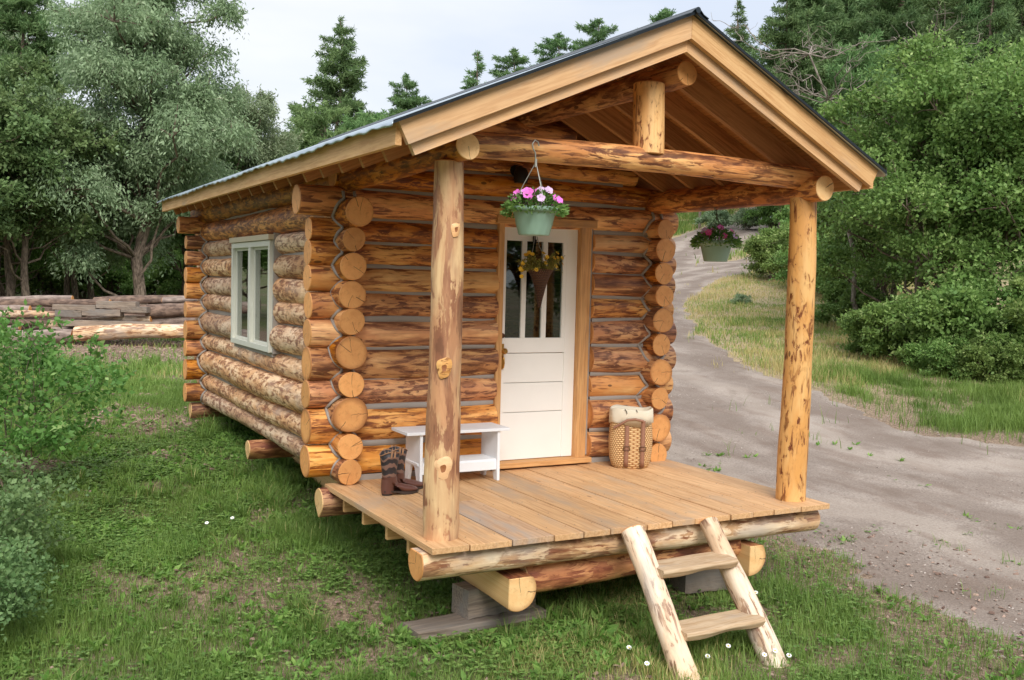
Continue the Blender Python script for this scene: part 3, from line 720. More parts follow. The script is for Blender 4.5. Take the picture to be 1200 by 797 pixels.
# window
win = empty('window', (-.1, (WY0+WY1)/2, WZ0)); part(win)
m = MB(); X = -.105
def wb(y0, y1, z0, z1, x=X, th=.06): m.box((x, (y0+y1)/2, (z0+z1)/2), (th, y1-y0, z1-z0))
yc2 = (WY0+WY1)/2
wb(WY0, WY0+.055, WZ0, WZ1-.06); wb(WY1-.055, WY1, WZ0, WZ1-.06); wb(WY0+.055, WY1-.055, WZ1-.115, WZ1-.06); wb(WY0+.055, WY1-.055, WZ0, WZ0+.055); wb(yc2-.042, yc2+.042, WZ0+.055, WZ1-.115)
for a, b in ((WY0+.055, yc2-.042), (yc2+.042, WY1-.055)):
    wb(a, a+.028, WZ0+.055, WZ1-.115, X+.022, .03); wb(b-.028, b, WZ0+.055, WZ1-.115, X+.022, .03)
    wb(a+.028, b-.028, WZ1-.140, WZ1-.115, X+.022, .03); wb(a+.028, b-.028, WZ0+.055, WZ0+.080, X+.022, .03)
ws = [m.build('window_frame', M['sash'], bevel=.004)]
for a, b in ((WY0+.078, yc2-.065), (yc2+.065, WY1-.078)):
    m = MB(); m.box((X+.025, (a+b)/2, (WZ0+WZ1-.06)/2), (.006, b-a+.01, WZ1-WZ0-.20)); ws.append(m.build('glass_pane', M['glass']))
m = MB(); m.box((X-.004, yc2, WZ1-.03), (.09, WY1-WY0+.05, .052), axis=1); ws.append(m.build('window_header', M['trimw'], bevel=.003))
for o in ws: o.parent = win; o.location = -Vector(win.location)
m = MB()
for y in (WY0-.02, WY1+.02): m.box((-.03, y, (WZ0+WZ1)/2), (.14, .03, WZ1-WZ0+.02))
m.box((-.03, yc2, WZ0-.022), (.13, WY1-WY0, .04)); part(m.build('window_chinking', M['chink']))
# porch lamp over the door
m = MB(); m.rings(lathe([(.055, 0), (.062, .03), (.06, .09), (.045, .12), (.02, .13)], 20, (1.47, -.19, 2.44)))
m.tube([(1.47, -.08, 2.55), (1.47, -.13, 2.57), (1.47, -.19, 2.565)], .018, 8); m.tube([(1.47, -.085, 2.55), (1.47, -.10, 2.55)], .05, 14)
part(m.build('porch_lamp', M['iron']))
for o in CB:
    if o.parent is None:
        o.parent = cabin; o.location = Vector(o.location)-cabin_off

# ------------------------------------------------------------------ blocks, steps
def timber(name, c, d, rz, mat, label, cat, group=None, axis=0, seed=0, tilt=0.):
    o = empty  # readability
    n = 10; m = MB(); rr = random.Random(seed); vs = []; lc = []
    rings = []
    for i in range(n+1):
        x = -d[0]/2+d[0]*i/n; ring = []
        for (y, z) in ((-1, -1), (-.0, -1), (1, -1), (1, 0), (1, 1), (0, 1), (-1, 1), (-1, 0)):
            ring.append(Vector((x, y*d[1]/2+rr.uniform(-1, 1)*d[1]*.02, z*d[2]/2+rr.uniform(-1, 1)*d[2]*.03)))
        rings.append(ring)
    m.rings(rings, smooth=False)
    b = m.build(name, mat, bevel=.006); b.location = c; b.rotation_euler = (0, tilt, rz)
    return tag(b, label, cat, group)
timber('timber_block', (.62, -1.50, -.575), (.56, .22, .20), .10, M['oldwood'], 'short grey timber block under the front corner of the porch', 'timber', seed=3)
timber('plank', (.44, -1.58, -.705), (1.0, .24, .06), .06, M['oldwood'], 'weathered plank lying on the grass under the grey porch block', 'plank', seed=5)
timber('timber_block', (2.36, -1.62, -.60), (.42, .22, .22), -.1, M['oldwood'], 'dark timber block under the porch behind the wooden steps', 'timber', seed=6)
timber('timber_block', (.5, 4.85, -.36), (.4, .3, .16), 0, M['oldwood'], 'low grey block under the rear corner of the cabin', 'timber', seed=8)

steps = empty('wooden_steps', (1.6, -2.85, -.77), 'rustic wooden steps of two pale logs and two split treads leaning on porch', 'steps')
SC = []
SC.append(make_log('side_rail', (1.285, -2.19, -.03), (1.20, -2.97, -.83), .075, .082, M['rail'], None, 501, n=30, rough=.11, bend=.02))
SC.append(make_log('side_rail', (1.93, -2.19, -.02), (1.90, -2.95, -.82), .066, .085, M['rail'], None, 502, n=30, rough=.08, bend=.015))
def tread(x0, x1, y, z, seed):
    rr = random.Random(seed); rings = []
    for i in range(13):
        x = x0+(x1-x0)*i/12; wv = .005*math.sin(i*.9+seed); t_ = .055+.006*math.sin(i*.7)
        pr_ = [(-.115+wv, 0), (-.125+wv, -.02), (-.10+wv, -t_), (-.02, -t_-.012), (.08, -t_), (.115+wv*.5, -.02), (.105+wv*.5, 0), (0, .004*math.sin(i*1.7))]
        rings.append([Vector((x, y+a, z+b+.012*(i/12))) for a, b in pr_])
    m = MB(); n = 8; vs = [p for r in rings for p in r]
    fs = [(i*n+j, i*n+(j+1) % n, (i+1)*n+(j+1) % n, (i+1)*n+j) for i in range(12) for j in range(n)]
    m.add(vs, fs, 0, False); m.add(rings[0], [tuple(range(n))[::-1]]); m.add(rings[-1], [tuple(range(n))])
    return m.build('tread', M['palewood'], bevel=.006)
SC.append(tread(1.29, 1.90, -2.42, -.205, 1)); SC.append(tread(1.27, 1.90, -2.70, -.52, 2))
for o in SC: o.parent = steps; o.location = -Vector(steps.location)

# ------------------------------------------------------------------ things on the porch
bench = empty('bench', (.78, -.33, 0), 'white painted wooden bench against the log wall', 'bench')
bx0, bx1, by0, by1, bh = .36, 1.26, -.50, -.17, .43
def bpart(nm, m): o = m.build(nm, M['bench'], bench, bevel=.003); o.location = -Vector(bench.location); return o
m = MB(); m.box(((bx0+bx1)/2, (by0+by1)/2, bh-.012), (bx1-bx0, by1-by0, .024)); bpart('seat', m)
for x in (bx0+.13, bx1-.09):
    m = MB(); yc_ = (by0+by1)/2; w2 = (by1-by0)/2-.02
    for sgn in (-1, 1):
        prof_ = [(sgn*.0, bh-.025), (sgn*w2, bh-.025), (sgn*(w2+.005), 0), (sgn*(w2-.055), 0), (sgn*.045, .13), (0, .15)]
        A = [Vector((x-.012, yc_+a, b)) for a, b in prof_]; B = [Vector((x+.012, yc_+a, b)) for a, b in prof_]
        m.add(A+B, [tuple(range(6)) if sgn > 0 else tuple(range(6))[::-1], tuple(range(6, 12))[::-1] if sgn > 0 else tuple(range(6, 12))]+[(i, i+6, i+7, i+1) if sgn > 0 else (i, i+1, i+7, i+6) for i in range(5)])
    bpart('leg', m)
m = MB(); m.box(((bx0+bx1)/2+.02, by0+.165, .165), (bx1-bx0-.18, .24, .022)); bpart('shelf', m)
m = MB(); m.box(((bx0+bx1)/2+.02, by0+.045, .125), (bx1-bx0-.20, .018, .075)); bpart('stretcher', m)

def boot(x, y, rz, lab):
    r = empty('cowboy_boot', (x, y, 0), lab, 'boot', 'cowboy boots on the porch', rz)
    n = 20
    def ell(cx, cz, rx, ry, tilt=0.):
        return [Vector((cx+math.cos(2*PI*j/n)*rx*math.cos(tilt), math.sin(2*PI*j/n)*ry, cz+math.cos(2*PI*j/n)*rx*math.sin(tilt)-0*ry)) for j in range(n)]
    m = MB(); sh = []
    for z, rx, ry, cx in ((.13, .048, .042, .0), (.17, .050, .044, -.002), (.22, .058, .048, -.002), (.27, .066, .052, 0)):
        sh.append(ell(cx, z, rx, ry))
    top = []
    for j in range(n):   # scalloped top, dip front and back
        w = 2*PI*j/n; top.append(Vector((math.cos(w)*.069, math.sin(w)*.054, .312-.022*abs(math.cos(w))**3+.008*math.sin(w)**2)))
    sh.append(top); inner = [p*1.0 for p in top]; inner = [Vector((p.x*.93, p.y*.93, p.z-.003)) for p in top]; low = [Vector((p.x*.8, p.y*.8, .2)) for p in top]
    m.rings(sh+[inner, low], cap0=False, cap1=True)
    m.build('shaft', M['bootshaft'], r)
    m = MB(); f = []
    # foot: rings along a path that bends from the ankle forward to the toe
    path = [(.0, .135, PI/2, .050, .043), (.004, .10, 1.45, .054, .041), (.02, .075, 1.1, .062, .040), (.055, .055, .62, .050, .042), (.095, .045, .30, .036, .046), (.14, .037, .12, .028, .046), (.175, .031, .05, .022, .038), (.20, .028, 0, .015, .022), (.212, .026, 0, .006, .008)]
    for cx, cz, tl, ra, rb in path:
        ring = []
        for j in range(n):
            w = 2*PI*j/n; a = math.cos(w)*ra; b = math.sin(w)*rb
            # a along the direction perpendicular to the path tangent
            nx__, nz__ = math.sin(tl), math.cos(tl)
            px, pz = cx-a*nx__, cz+a*nz__
            ring.append(Vector((px, b, max(pz, .014))))
        f.append(ring)
    m.rings(f, cap0=True, cap1=True); m.rings([[Vector((p.x, p.y, .015)) for p in ell(-.012, 0, .042, .036)], ell(-.012, .06, .046, .038), ell(-.004, .12, .05, .042)], cap0=True, cap1=False)
    m.build('foot', M['bootfoot'], r)
    m = MB(); out = [(-.055, .0), (-.045, .028), (0, .036), (.05, .034), (.10, .046), (.15, .047), (.19, .033), (.216, .012), (.216, -.012), (.19, -.033), (.15, -.047), (.10, -.046), (.05, -.034), (0, -.036), (-.045, -.028)]
    def solez(x_): return .030 if x_ < .02 else (.030-.026*min(1, (x_-.02)/.07) if x_ < .09 else .004+max(0, x_-.15)*.12)
    m.rings([[Vector((a, b, solez(a)-.004)) for a, b in out], [Vector((a, b, solez(a)+.006)) for a, b in out]], smooth=False)
    m.build('sole', M['sole'], r)
    m = MB(); m.rings([[Vector((-.052+.0*k, 0, z))+Vector((math.cos(2*PI*j/12)*.034+.036, math.sin(2*PI*j/12)*.031, 0)) for j in range(12)] for k, z in enumerate((.0, .028))], smooth=False); m.build('heel', M['sole'], r)
    for sgn in (-1, 1):
        m = MB(); m.tube([(-.012, sgn*.05, .275), (-.012, sgn*.057, .325), (.012, sgn*.057, .325), (.012, sgn*.05, .275)], .007, 6); m.build('pull_strap', M['boottan'], r)
    m = MB(); m.tube([Vector((p.x*1.01, p.y*1.01, p.z-.002)) for p in top]+[Vector((top[0].x*1.01, 0, top[0].z-.002))], .0035, 6); m.build('top_trim', M['boottan'], r)
    r.scale = (1.12, 1.12, 1.04)
boot(.155, -.66, .08, 'brown cowboy boot with black tooled shaft, nearer of the pair beside the bench')
boot(.265, -.54, .12, 'brown cowboy boot, farther of the pair, mostly hidden behind the nearer boot')

# pack basket
bk = empty('pack_basket', (2.555, -.36, 0), 'woven splint pack basket with leather straps and canvas liner by the wall', 'basket', rz=math.radians(-30))
def rr_ring(a, b, z, n=40, p=3.2):
    out = []
    for j in range(n):
        w = 2*PI*j/n; c, s = math.cos(w), math.sin(w)
        out.append(Vector((a*abs(c)**(2/p)*(1 if c > 0 else -1), b*abs(s)**(2/p)*(1 if s > 0 else -1), z)))
    return out
prf = [(.14, .09, 0), (.160, .105, .015), (.180, .12, .07), (.190, .13, .16), (.192, .135, .26), (.186, .13, .36), (.178, .125, .42)]
m = MB(); rg = [rr_ring(*p) for p in prf]; n = 40; vs = []; lc = []
for q in rg:
    for j in range(n+1):
        vs.append(q[j % n]); lc.append((j/n*1.05, 0, q[0].z))
m.add(vs, [(i*(n+1)+j, i*(n+1)+j+1, (i+1)*(n+1)+j+1, (i+1)*(n+1)+j) for i in range(len(rg)-1) for j in range(n)], 0, True, lc); m.add(rg[0], [tuple(range(n))[::-1]])
m.build('woven_body', M['basket'], bk)
m = MB(); lin_rings = []
for k, (a, b, z) in enumerate(((.183, .130, .405), (.192, .139, .40), (.190, .137, .47), (.187, .134, .52), (.180, .128, .528), (.168, .116, .50), (.165, .11, .42))):
    q = rr_ring(a, b, z)
    for j, p in enumerate(q):
        if k in (1,): p.z += .022*math.sin(j*.55)-.012*math.sin(j*.23)
        if k in (3, 4): p.z += .010*math.sin(j*.5+1)
        s_ = 1+.018*math.sin(j*1.3+k); p.x *= s_; p.y *= s_
    lin_rings.append(q)
m.rings(lin_rings, cap0=False, cap1=True); m.build('canvas_liner', M['canvas'], bk)
for sx in (-.045, .095):
    m = MB(); pts = [(z, b) for a, b, z in prf if z > .01]
    w_ = .019; L_ = []
    for z, b in pts: L_ += [Vector((sx-w_, -b*1.0-.008, z)), Vector((sx+w_, -b-.008, z))]
    L_ += [Vector((sx-w_, -.137, .43)), Vector((sx+w_, -.137, .43))]
    m.add(L_, [(2*i, 2*i+1, 2*i+3, 2*i+2) for i in range(len(L_)//2-1)], 0, True)
    st_ = m.build('strap', M['leather'], bk); so_ = st_.modifiers.new('s', 'SOLIDIFY'); so_.thickness = .005; so_.offset = 0
    m = MB(); z = .185; y_ = -.146
    for a, b in (((-.026, -.017), (.026, -.017)), ((.026, -.017), (.026, .017)), ((.026, .017), (-.026, .017)), ((-.026, .017), (-.026, -.017))):
        m.tube([(sx+a[0], y_, z+a[1]), (sx+b[0], y_, z+b[1])], .0035, 6)
    m.build('buckle', M['buckle'], bk)
m = MB(); m.tube([(-.16, -.118, .36), (-.10, -.14, .40), (-.045, -.147, .435), (.02, -.15, .445), (.095, -.147, .43)], .011, 8); m.build('carry_handle', M['leather'], bk)
m = MB(); m.tube([(-.07, -.141, .53), (-.055, -.148, .51), (-.05, -.146, .49)], .0035, 5); m.tube([(.03, -.14, .528), (.04, -.145, .505)], .003, 5); m.build('drawstring', M['lace'], bk)

# ------------------------------------------------------------------ flowers
def leaf_mesh(name, P, D, size, asp=.5, mats=None, up=.3, fold=False, seed=0, rnds=None, cloth=None):
    """leaves: rhombus quads at points P pointing along D; returns mesh"""
    rg = np.random.default_rng(seed); n = len(P)
    D = D/np.maximum(np.linalg.norm(D, axis=1, keepdims=True), 1e-6)
    Nn = rg.normal(size=(n, 3)); Nn[:, 2] += up*2; S = np.cross(D, Nn); S /= np.maximum(np.linalg.norm(S, axis=1, keepdims=True), 1e-6)
    sz = size*(.6+.8*rg.random(n))[:, None] if np.isscalar(size) else size[:, None]
    Q = np.stack([P, P+D*sz*.45+S*sz*asp*.5, P+D*sz, P+D*sz*.45-S*sz*asp*.5], 1)
    dro = rg.random(n)*.15*sz[:, 0]; Q[:, 2, 2] -= dro
    F = np.arange(4*n).reshape(n, 4)
    lr = np.repeat(rg.random(n) if rnds is None else rnds, 4)
    return grid_np(name, Q.reshape(-1, 3), F, mats, False, {'lr': lr})

def disc_flower(m, c, nrm, r, petals=5, cup=.3, mi=0, mc=1):
    nrm = Vector(nrm).normalized(); a = nrm.orthogonal().normalized(); b = nrm.cross(a)
    n = petals*6; ring = []; mid = []
    for j in range(n):
        w = 2*PI*j/n; rr = r*(.80+.20*abs(math.cos(petals*w/2)))
        ring.append(Vector(c)+(a*math.cos(w)+b*math.sin(w))*rr+nrm*r*cup*(1+.2*math.sin(petals*w))); mid.append(Vector(c)+(a*math.cos(w)+b*math.sin(w))*r*.35+nrm*r*.1)
    m.add(mid+ring, [(j, (j+1) % n, n+(j+1) % n, n+j) for j in range(n)], mi, True)
    m.add(mid+[Vector(c)-nrm*r*.1], [(j, n, (j+1) % n) for j in range(n)], mc, True)

def planter(x, y, ztop, zrim, lab, rim=.145, fl=(('pink', 13), ('lilac', 6)), seed=1, wirem='wire', hang=None):
    p = empty('hanging_planter', (x, y, zrim), lab, 'planter', 'hanging flower baskets on the porch')
    h = rim*1.22; n = 64
    fr = lambda a, z: 1+.018*math.sin(2*PI*(a*12+z*5))
    pr_ = [(rim*.66, -h), (rim*.69, -h+.008), (rim*.80, -h*.6), (rim*.90, -h*.25), (rim*.95, -.03), (rim*1.03, -.03), (rim*1.05, 0), (rim*.98, .002), (rim*.95, -.03)]
    rg = []
    for r, z in pr_:
        rg.append([Vector((math.cos(2*PI*j/n)*r*(1+.02*math.sin(14*2*PI*j/n+z*38)*(-h < z < -.031)), math.sin(2*PI*j/n)*r*(1+.02*math.sin(14*2*PI*j/n+z*38)*(-h < z < -.031)), z)) for j in range(n)])
    m = MB(); m.rings(rg, cap0=True, cap1=False); m.build('pot', M['pot'], p)
    m = MB(); m.add([Vector((math.cos(2*PI*j/24)*rim*.95, math.sin(2*PI*j/24)*rim*.95, -.02)) for j in range(24)], [tuple(range(24))]); m.build('soil', M['soil'], p)
    ht = ztop-zrim; hk = ht*.68
    m = MB()
    for k in range(3):
        w = 2*PI*k/3+.45; m.tube([(math.cos(w)*rim*1.02, math.sin(w)*rim*1.02, -.01), (math.cos(w)*rim*.5, math.sin(w)*rim*.5, hk*.52), (0, 0, hk)], .0028, 6)
    m.tube([(0, 0, hk-.03), (0, 0, hk+.02)], .009, 8)
    m.tube([(0, 0, hk), (-.006, 0, hk+.06), (-.022, 0, ht-.05), (-.028, 0, ht-.02), (-.010, 0, ht+.006), (.012, 0, ht-.006), (.02, 0, ht-.03)], .0048, 8)
    m.build('hanger', M[wirem], p)
    rg_ = np.random.default_rng(seed); N = 1500
    w = rg_.random(N)*2*PI; rr_ = np.sqrt(rg_.random(N))*rim*1.35; zz = .0+.10*(1-(rr_/(rim*1.5))**2)*rg_.random(N)**.6-.07*(rr_ > rim)*rg_.random(N)
    P = np.stack([np.cos(w)*rr_, np.sin(w)*rr_, zz], 1); D = P*np.array([1, 1, .5])+rg_.normal(size=(N, 3))*.05+np.array([0, 0, .05])
    P = P[:]; me_ = leaf_mesh('foliage', P, D, .030, .5, M['potleaf'], seed=seed); o = link('foliage', me_, [], p)
    rr2 = random.Random(seed)
    for mat, cnt in fl:
        for k in range(cnt):
            a_ = rr2.uniform(0, 2*PI); q = rr2.uniform(.15, 1.15)*rim; z = .085+.04*rr2.random()-.05*(q/rim)**2
            if k % 2 == 0: a_ = rr2.uniform(PI*1.0, PI*1.9)
            c = Vector((math.cos(a_)*q, math.sin(a_)*q, z)); m = MB()
            m.tube([(c.x*.8, c.y*.8, 0), c-Vector((0, 0, .008))], .0018, 5, m=1)
            disc_flower(m, c, (c.x*2-.10, c.y*2-.22, .22), .026+.006*rr2.random()); m.build('flower', [M[mat], M['potleaf'] if False else M[mat]], p)
    return p
planter(.545, -2.05, 2.50, 2.085, 'green hanging pot of pink petunias, nearest, on the front porch beam', .144)
planter(2.93, -.97, 2.30, 2.0, 'green hanging pot of dark pink flowers under the right eave', .142, (('magenta', 9), ('pink', 4), ('lilac', 3)), 5, 'greenwire')

cp = empty('cone_basket', (1.70, -.16, 1.70), 'brown wicker cone basket of yellow flowers hanging on the white door', 'basket')
m = MB(); n = 28; vs = []; lc = []; pf = [(.012, -.30), (.03, -.22), (.055, -.12), (.085, -.04), (.118, .02), (.122, .03)]
for r, z in pf:
    for j in range(n+1): vs.append(Vector((math.cos(2*PI*j/n)*r, math.sin(2*PI*j/n)*r*.75, z))); lc.append((j/n*.6, 0, z))
m.add(vs, [(i*(n+1)+j, i*(n+1)+j+1, (i+1)*(n+1)+j+1, (i+1)*(n+1)+j) for i in range(len(pf)-1) for j in range(n)], 0, True, lc); m.build('wicker_cone', M['cone'], cp)
m = MB(); m.tube([(-.11, 0, .03), (-.03, .08, .22), (0, .10, .36)], .003, 6); m.tube([(.11, 0, .03), (.03, .08, .22), (0, .10, .36)], .003, 6); m.build('hanger', M['wire'], cp)
m = MB(); m.box((0, .118, .33), (.022, .012, .16)); m.tube([(0, .11, .26), (0, .09, .25), (0, .085, .28)], .008, 6); m.build('hook', M['iron'], cp)
rg_ = np.random.default_rng(9); N = 260; P = []; D = []
m = MB(); fm = []
for k in range(70):
    a_ = rg_.random()*2*PI; tl = rg_.random()**.7*1.25; L_ = .13+.13*rg_.random()
    d_ = Vector((math.cos(a_)*math.sin(tl), math.sin(a_)*math.sin(tl)*.6-.1, math.cos(tl)*.75)); b_ = Vector((math.cos(a_)*.06, math.sin(a_)*.04, .01))
    e_ = b_+d_*L_-Vector((0, 0, .04*tl)); m.tube([b_, (b_+e_)/2+Vector((0, 0, .015)), e_], .0015, 4)
    for i in range(26):
        f = rg_.random(); P.append(b_.lerp(e_, f)+Vector((0, 0, .015*4*f*(1-f)))); D.append(d_+Vector(rg_.normal(size=3))*.8)
    if k % 3 == 0: fm.append((e_, d_))
m.build('stems', M['sprig'], cp)
link('foliage', leaf_mesh('foliage', np.array(P), np.array(D), .026, .3, M['sprig'], seed=4), [], cp)
for e_, d_ in fm+[(Vector((-.20, -.05, .07)), Vector((-1, -1, 0))), (Vector((-.215, -.04, .02)), Vector((-1, -1, 0))), (Vector((-.21, -.05, -.04)), Vector((-1, -1, -.3)))]:
    m = MB(); disc_flower(m, e_, d_+Vector((0, -.7, .1)), .019, 6, .25); m.build('flower', [M['yellow'], M['yellow']], cp)

# ------------------------------------------------------------------ trees
def limb(m, p, q, r0, r1, rr, k=5, wig=.08):
    p, q = Vector(p), Vector(q); L_ = (q-p).length; pts = [p]
    for i in range(1, k): f = i/k; pts.append(p.lerp(q, f)+Vector((rr.uniform(-1, 1), rr.uniform(-1, 1), rr.uniform(-1, 1)))*L_*wig)
    pts.append(q); m.tube(pts, [r0+(r1-r0)*(i/k)**.8 for i in range(k+1)], 8); return pts

def broadleaf(name, seed, h, w, z0, ncl, lpc, lsize, clr, tr=.14, droop=0., asp=.55, lobes=9, multi=1, flat=1., taper=.0, dens=.75, spread=.022, shoots=7.):
    """returns (wood mesh, leaf mesh). z0 = bottom of the crown"""
    rr = random.Random(seed); rg = np.random.default_rng(seed); m = MB()
    LB = []
    for k in range(lobes):
        f = (k+.5)/lobes; cz = 1-1.72*f; a = k*2.39996+rr.uniform(-.5, .5)      # spiral over the crown's shell
        hs = math.sqrt(max(1-cz*cz, 0)); sh = rr.choice([rr.uniform(.80, 1.14), rr.uniform(.62, .95), rr.uniform(.25, .6)])
        R__ = w*rr.uniform(.085, .165)*(1-taper*max(cz, 0)*.5); mz = (h+z0)/2; hz = (h-z0)/2-R__*.6
        tp_ = 1-taper*max(cz, 0)
        LB.append((math.cos(a)*hs*sh*(w*.5-R__*.5)*tp_, math.sin(a)*hs*sh*(w*.5-R__*.5)*flat*tp_, mz+cz*sh**.5*hz+rr.uniform(-.08, .08)*h, R__))
    bases = [Vector((rr.uniform(-.3, .3)*(multi > 1)*w*.3, rr.uniform(-.3, .3)*(multi > 1)*w*.3, -.1)) for _ in range(multi)]
    trunks = []
    for b in bases:
        top = Vector((b.x+rr.uniform(-.1, .1)*w, b.y+rr.uniform(-.1, .1)*w, h*.82)); trunks.append(limb(m, b, top, tr, tr*.16, rr, 9, .022))
    cent = []; outw = []
    for (x, y, z, R__) in LB:
        tp = rr.choice(trunks); zt = z-R__*.8-.15*h*rr.random(); st = min(tp, key=lambda p: abs(p.z-max(zt, z0*.6)))
        en = Vector((x, y, z)); limb(m, st, en, tr*.30*(1-.5*z/h), .012*h/5, rr, 5, .06)
        nsub = max(3, int(ncl/len(LB)))
        dirs = rg.normal(size=(nsub, 3)); dirs /= np.linalg.norm(dirs, axis=1, keepdims=True); dirs[:, 2] = np.where(dirs[:, 2] < -.25, -dirs[:, 2], dirs[:, 2])*.85
        rad_ = R__*(.35+.75*rg.random(nsub)**.5)
        pts = np.array([x, y, z])+dirs*rad_[:, None]
        keep = vn(pts[:, 0]*1.0+pts[:, 2]*.7, pts[:, 1]+pts[:, 2]*.5, 2.4/max(w*.3, .5), seed) < dens
        pts = pts[keep]; dirs = dirs[keep]
        cent.append(pts); outw.append(dirs)
        for i in range(0, len(pts), 7): m.tube([en, en.lerp(Vector(pts[i]), .5)+Vector((0, 0, .05)), Vector(pts[i])], [.012*h/5, .008*h/5, .003*h/5], 4, cap=False)
    C_ = np.concatenate(cent); O_ = np.concatenate(outw); n = len(C_)
    cr = w*spread*(.6+.8*rg.random(n))
    P = np.repeat(C_, lpc, 0)+rg.normal(size=(n*lpc, 3))*np.repeat(cr, lpc)[:, None]*np.array([1, 1, .62+droop*.9])
    P[:, 2] -= droop*np.abs(rg.normal(size=n*lpc))*np.repeat(cr, lpc)
    D = np.repeat(O_, lpc, 0)*.7+rg.normal(size=(n*lpc, 3))*.8+np.array([0, 0, .1-droop*1.3])
    tone = np.repeat(rg.random(n), lpc)*.5+rg.random(n*lpc)*.5
    ns = int(w*h*shoots); SP = []; SD_ = []
    for k in range(ns):                                   # young shoots standing out of the crown
        i = rg.integers(n); o_ = O_[i]*np.array([1, 1, .6])+np.array([0, 0, .55])+rg.normal(size=3)*.25; o_ /= np.linalg.norm(o_); L_ = (.10+.16*rg.random())*min(w, 3.2)*.6
        st = C_[i]; m.tube([Vector(st), Vector(st+o_*L_)], [.006*h/5+.001, .0025*h/5+.0005], 4, cap=False)
        q = rg.random(18)**.8; SP.append(st+o_*L_*q[:, None]+rg.normal(size=(18, 3))*.012*w/3); SD_.append(o_*.6+rg.normal(size=(18, 3))*.75)
    if ns: P = np.concatenate([P]+SP); D = np.concatenate([D]+SD_); tone = np.concatenate([tone, .35+.65*rg.random(ns*18)])
    return m.mesh(name+'_trunk'), leaf_mesh(name, P, D, lsize, asp, M[clr], seed=seed, rnds=tone)

def conifer(name, seed, h, w, z0, clr, tr=.16, whorl=22, per=7, tl=.20, sparse=.1, up=.12, irregular=.25, tuft=16, rounded=0.):
    rr = random.Random(seed); rg = np.random.default_rng(seed); m = MB()
    tp = limb(m, (0, 0, -.2), (rr.uniform(-.15, .15), rr.uniform(-.15, .15), h), tr, .015, rr, 10, .008)
    P = []; D = []; T = []
    for i in range(whorl):
        f = i/(whorl-1); z = z0+(h-z0)*f**.92*.985
        base = (1-f)**(.75-.35*rounded)*w*.5*(1 if f > .12 else .72+2*f)
        for k in range(per if f < .85 else 4):
            if rr.random() < sparse: continue
            a = rr.uniform(0, 2*PI); L_ = max(base*(1-irregular+irregular*2*rr.random()*.8), .10*w*(1-f)+.06)
            zz = z+rr.uniform(-.5, .5)*(h-z0)/whorl
            st = Vector((0, 0, zz)); dz_ = L_*(up*(.3+1.2*f)+rr.uniform(-.12, .08))
            en = Vector((math.cos(a)*L_, math.sin(a)*L_, zz+dz_)); mid = st.lerp(en, .55)-Vector((0, 0, L_*.06))
            m.tube([st, mid, en], [tr*.22*(1-f*.7), tr*.12*(1-f*.7), .006], 4, cap=False)
            nt_ = max(2, int(L_/(tl*.42)))
            for j in range(nt_):
                g_ = .22+.80*(j+.6)/nt_
                b_ = (st.lerp(mid, g_/.55) if g_ < .55 else mid.lerp(en, (g_-.55)/.45))
                side = Vector((-math.sin(a), math.cos(a), 0))*rr.uniform(-1, 1)*L_*.26*(1-abs(g_-.6))
                c_ = b_+side+Vector((0, 0, rr.uniform(-.02, .05)*tl*4))
                dd = rg.normal(size=(tuft, 3))*.75+np.array([math.cos(a)*.6, math.sin(a)*.6, .45])
                P.append(np.array(c_)+rg.normal(size=(tuft, 3))*tl*.28); D.append(dd); T.append(np.full(tuft, rr.random()*.6)+rg.random(tuft)*.4)
    P.append(np.array([[0, 0, h]]*tuft)-np.array([0, 0, 1])*rg.random((tuft, 1))*.3); D.append(rg.normal(size=(tuft, 3))*.4+np.array([0, 0, 1.])); T.append(rg.random(tuft))
    return m.mesh(name+'_trunk'), leaf_mesh(name, np.concatenate(P), np.concatenate(D), tl, .20, M[clr], seed=seed, up=0., rnds=np.concatenate(T))

KIT = {}
KIT['cotton'] = broadleaf('greytree', 3, 11.5, 6.6, .1, 3100, 56, .12, 'greyleaf', .22, .8, .36, 90, 1, taper=.3, dens=.97, spread=.021, shoots=3.)
KIT['cotton2'] = broadleaf('greytree', 14, 9.5, 5.0, .7, 1800, 52, .115, 'greyleaf', .2, .6, .36, 64, 1, taper=.6, dens=.86, spread=.022)
KIT['oak'] = broadleaf('oaktree', 5, 6.4, 5.6, .35, 2100, 50, .086, 'oak', .13, .1, .6, 60, 2, dens=.70)
KIT['oak2'] = broadleaf('oaktree', 6, 5.2, 5.0, .3, 1900, 48, .086, 'oak', .11, .1, .6, 50, 3, dens=.70)
KIT['oakd'] = broadleaf('oaktree', 8, 6.8, 5.2, 1.2, 1200, 52, .11, 'oakd', .14, .2, .6, 46, 3, dens=.85)
KIT['bush'] = broadleaf('bush', 9, 1.5, 2.0, .05, 700, 34, .068, 'oak', .04, .0, .6, 24, 4, dens=.70, spread=.034, shoots=30.)
KIT['bushg'] = broadleaf('bush', 19, 1.1, 1.7, .05, 300, 26, .08, 'greyleaf', .03, .0, .5, 16, 3, dens=.85, spread=.035)
KIT['pine'] = conifer('pinetree', 1, 12, 5.6, 3.0, 'pine', .2, 22, 8, .21, .16, .12, .42, 24, .5)
KIT['pine2'] = conifer('pinetree', 2, 10, 4.4, 1.0, 'pine', .17, 24, 9, .20, .07, .14, .32, 22, .4)
KIT['fir'] = conifer('firtree', 4, 11, 4.0, .5, 'pine', .17, 28, 8, .19, .06, .1, .28, 18)
KIT['pinet'] = conifer('pinetree', 12, 11, 5.4, 2.5, 'pine', .2, 22, 9, .21, .10, .12, .45, 26, .8)
KIT['jun'] = conifer('junipertree', 7, 7, 4.6, .2, 'pinegrey', .17, 20, 9, .19, .05, .3, .35, 20, 1.)

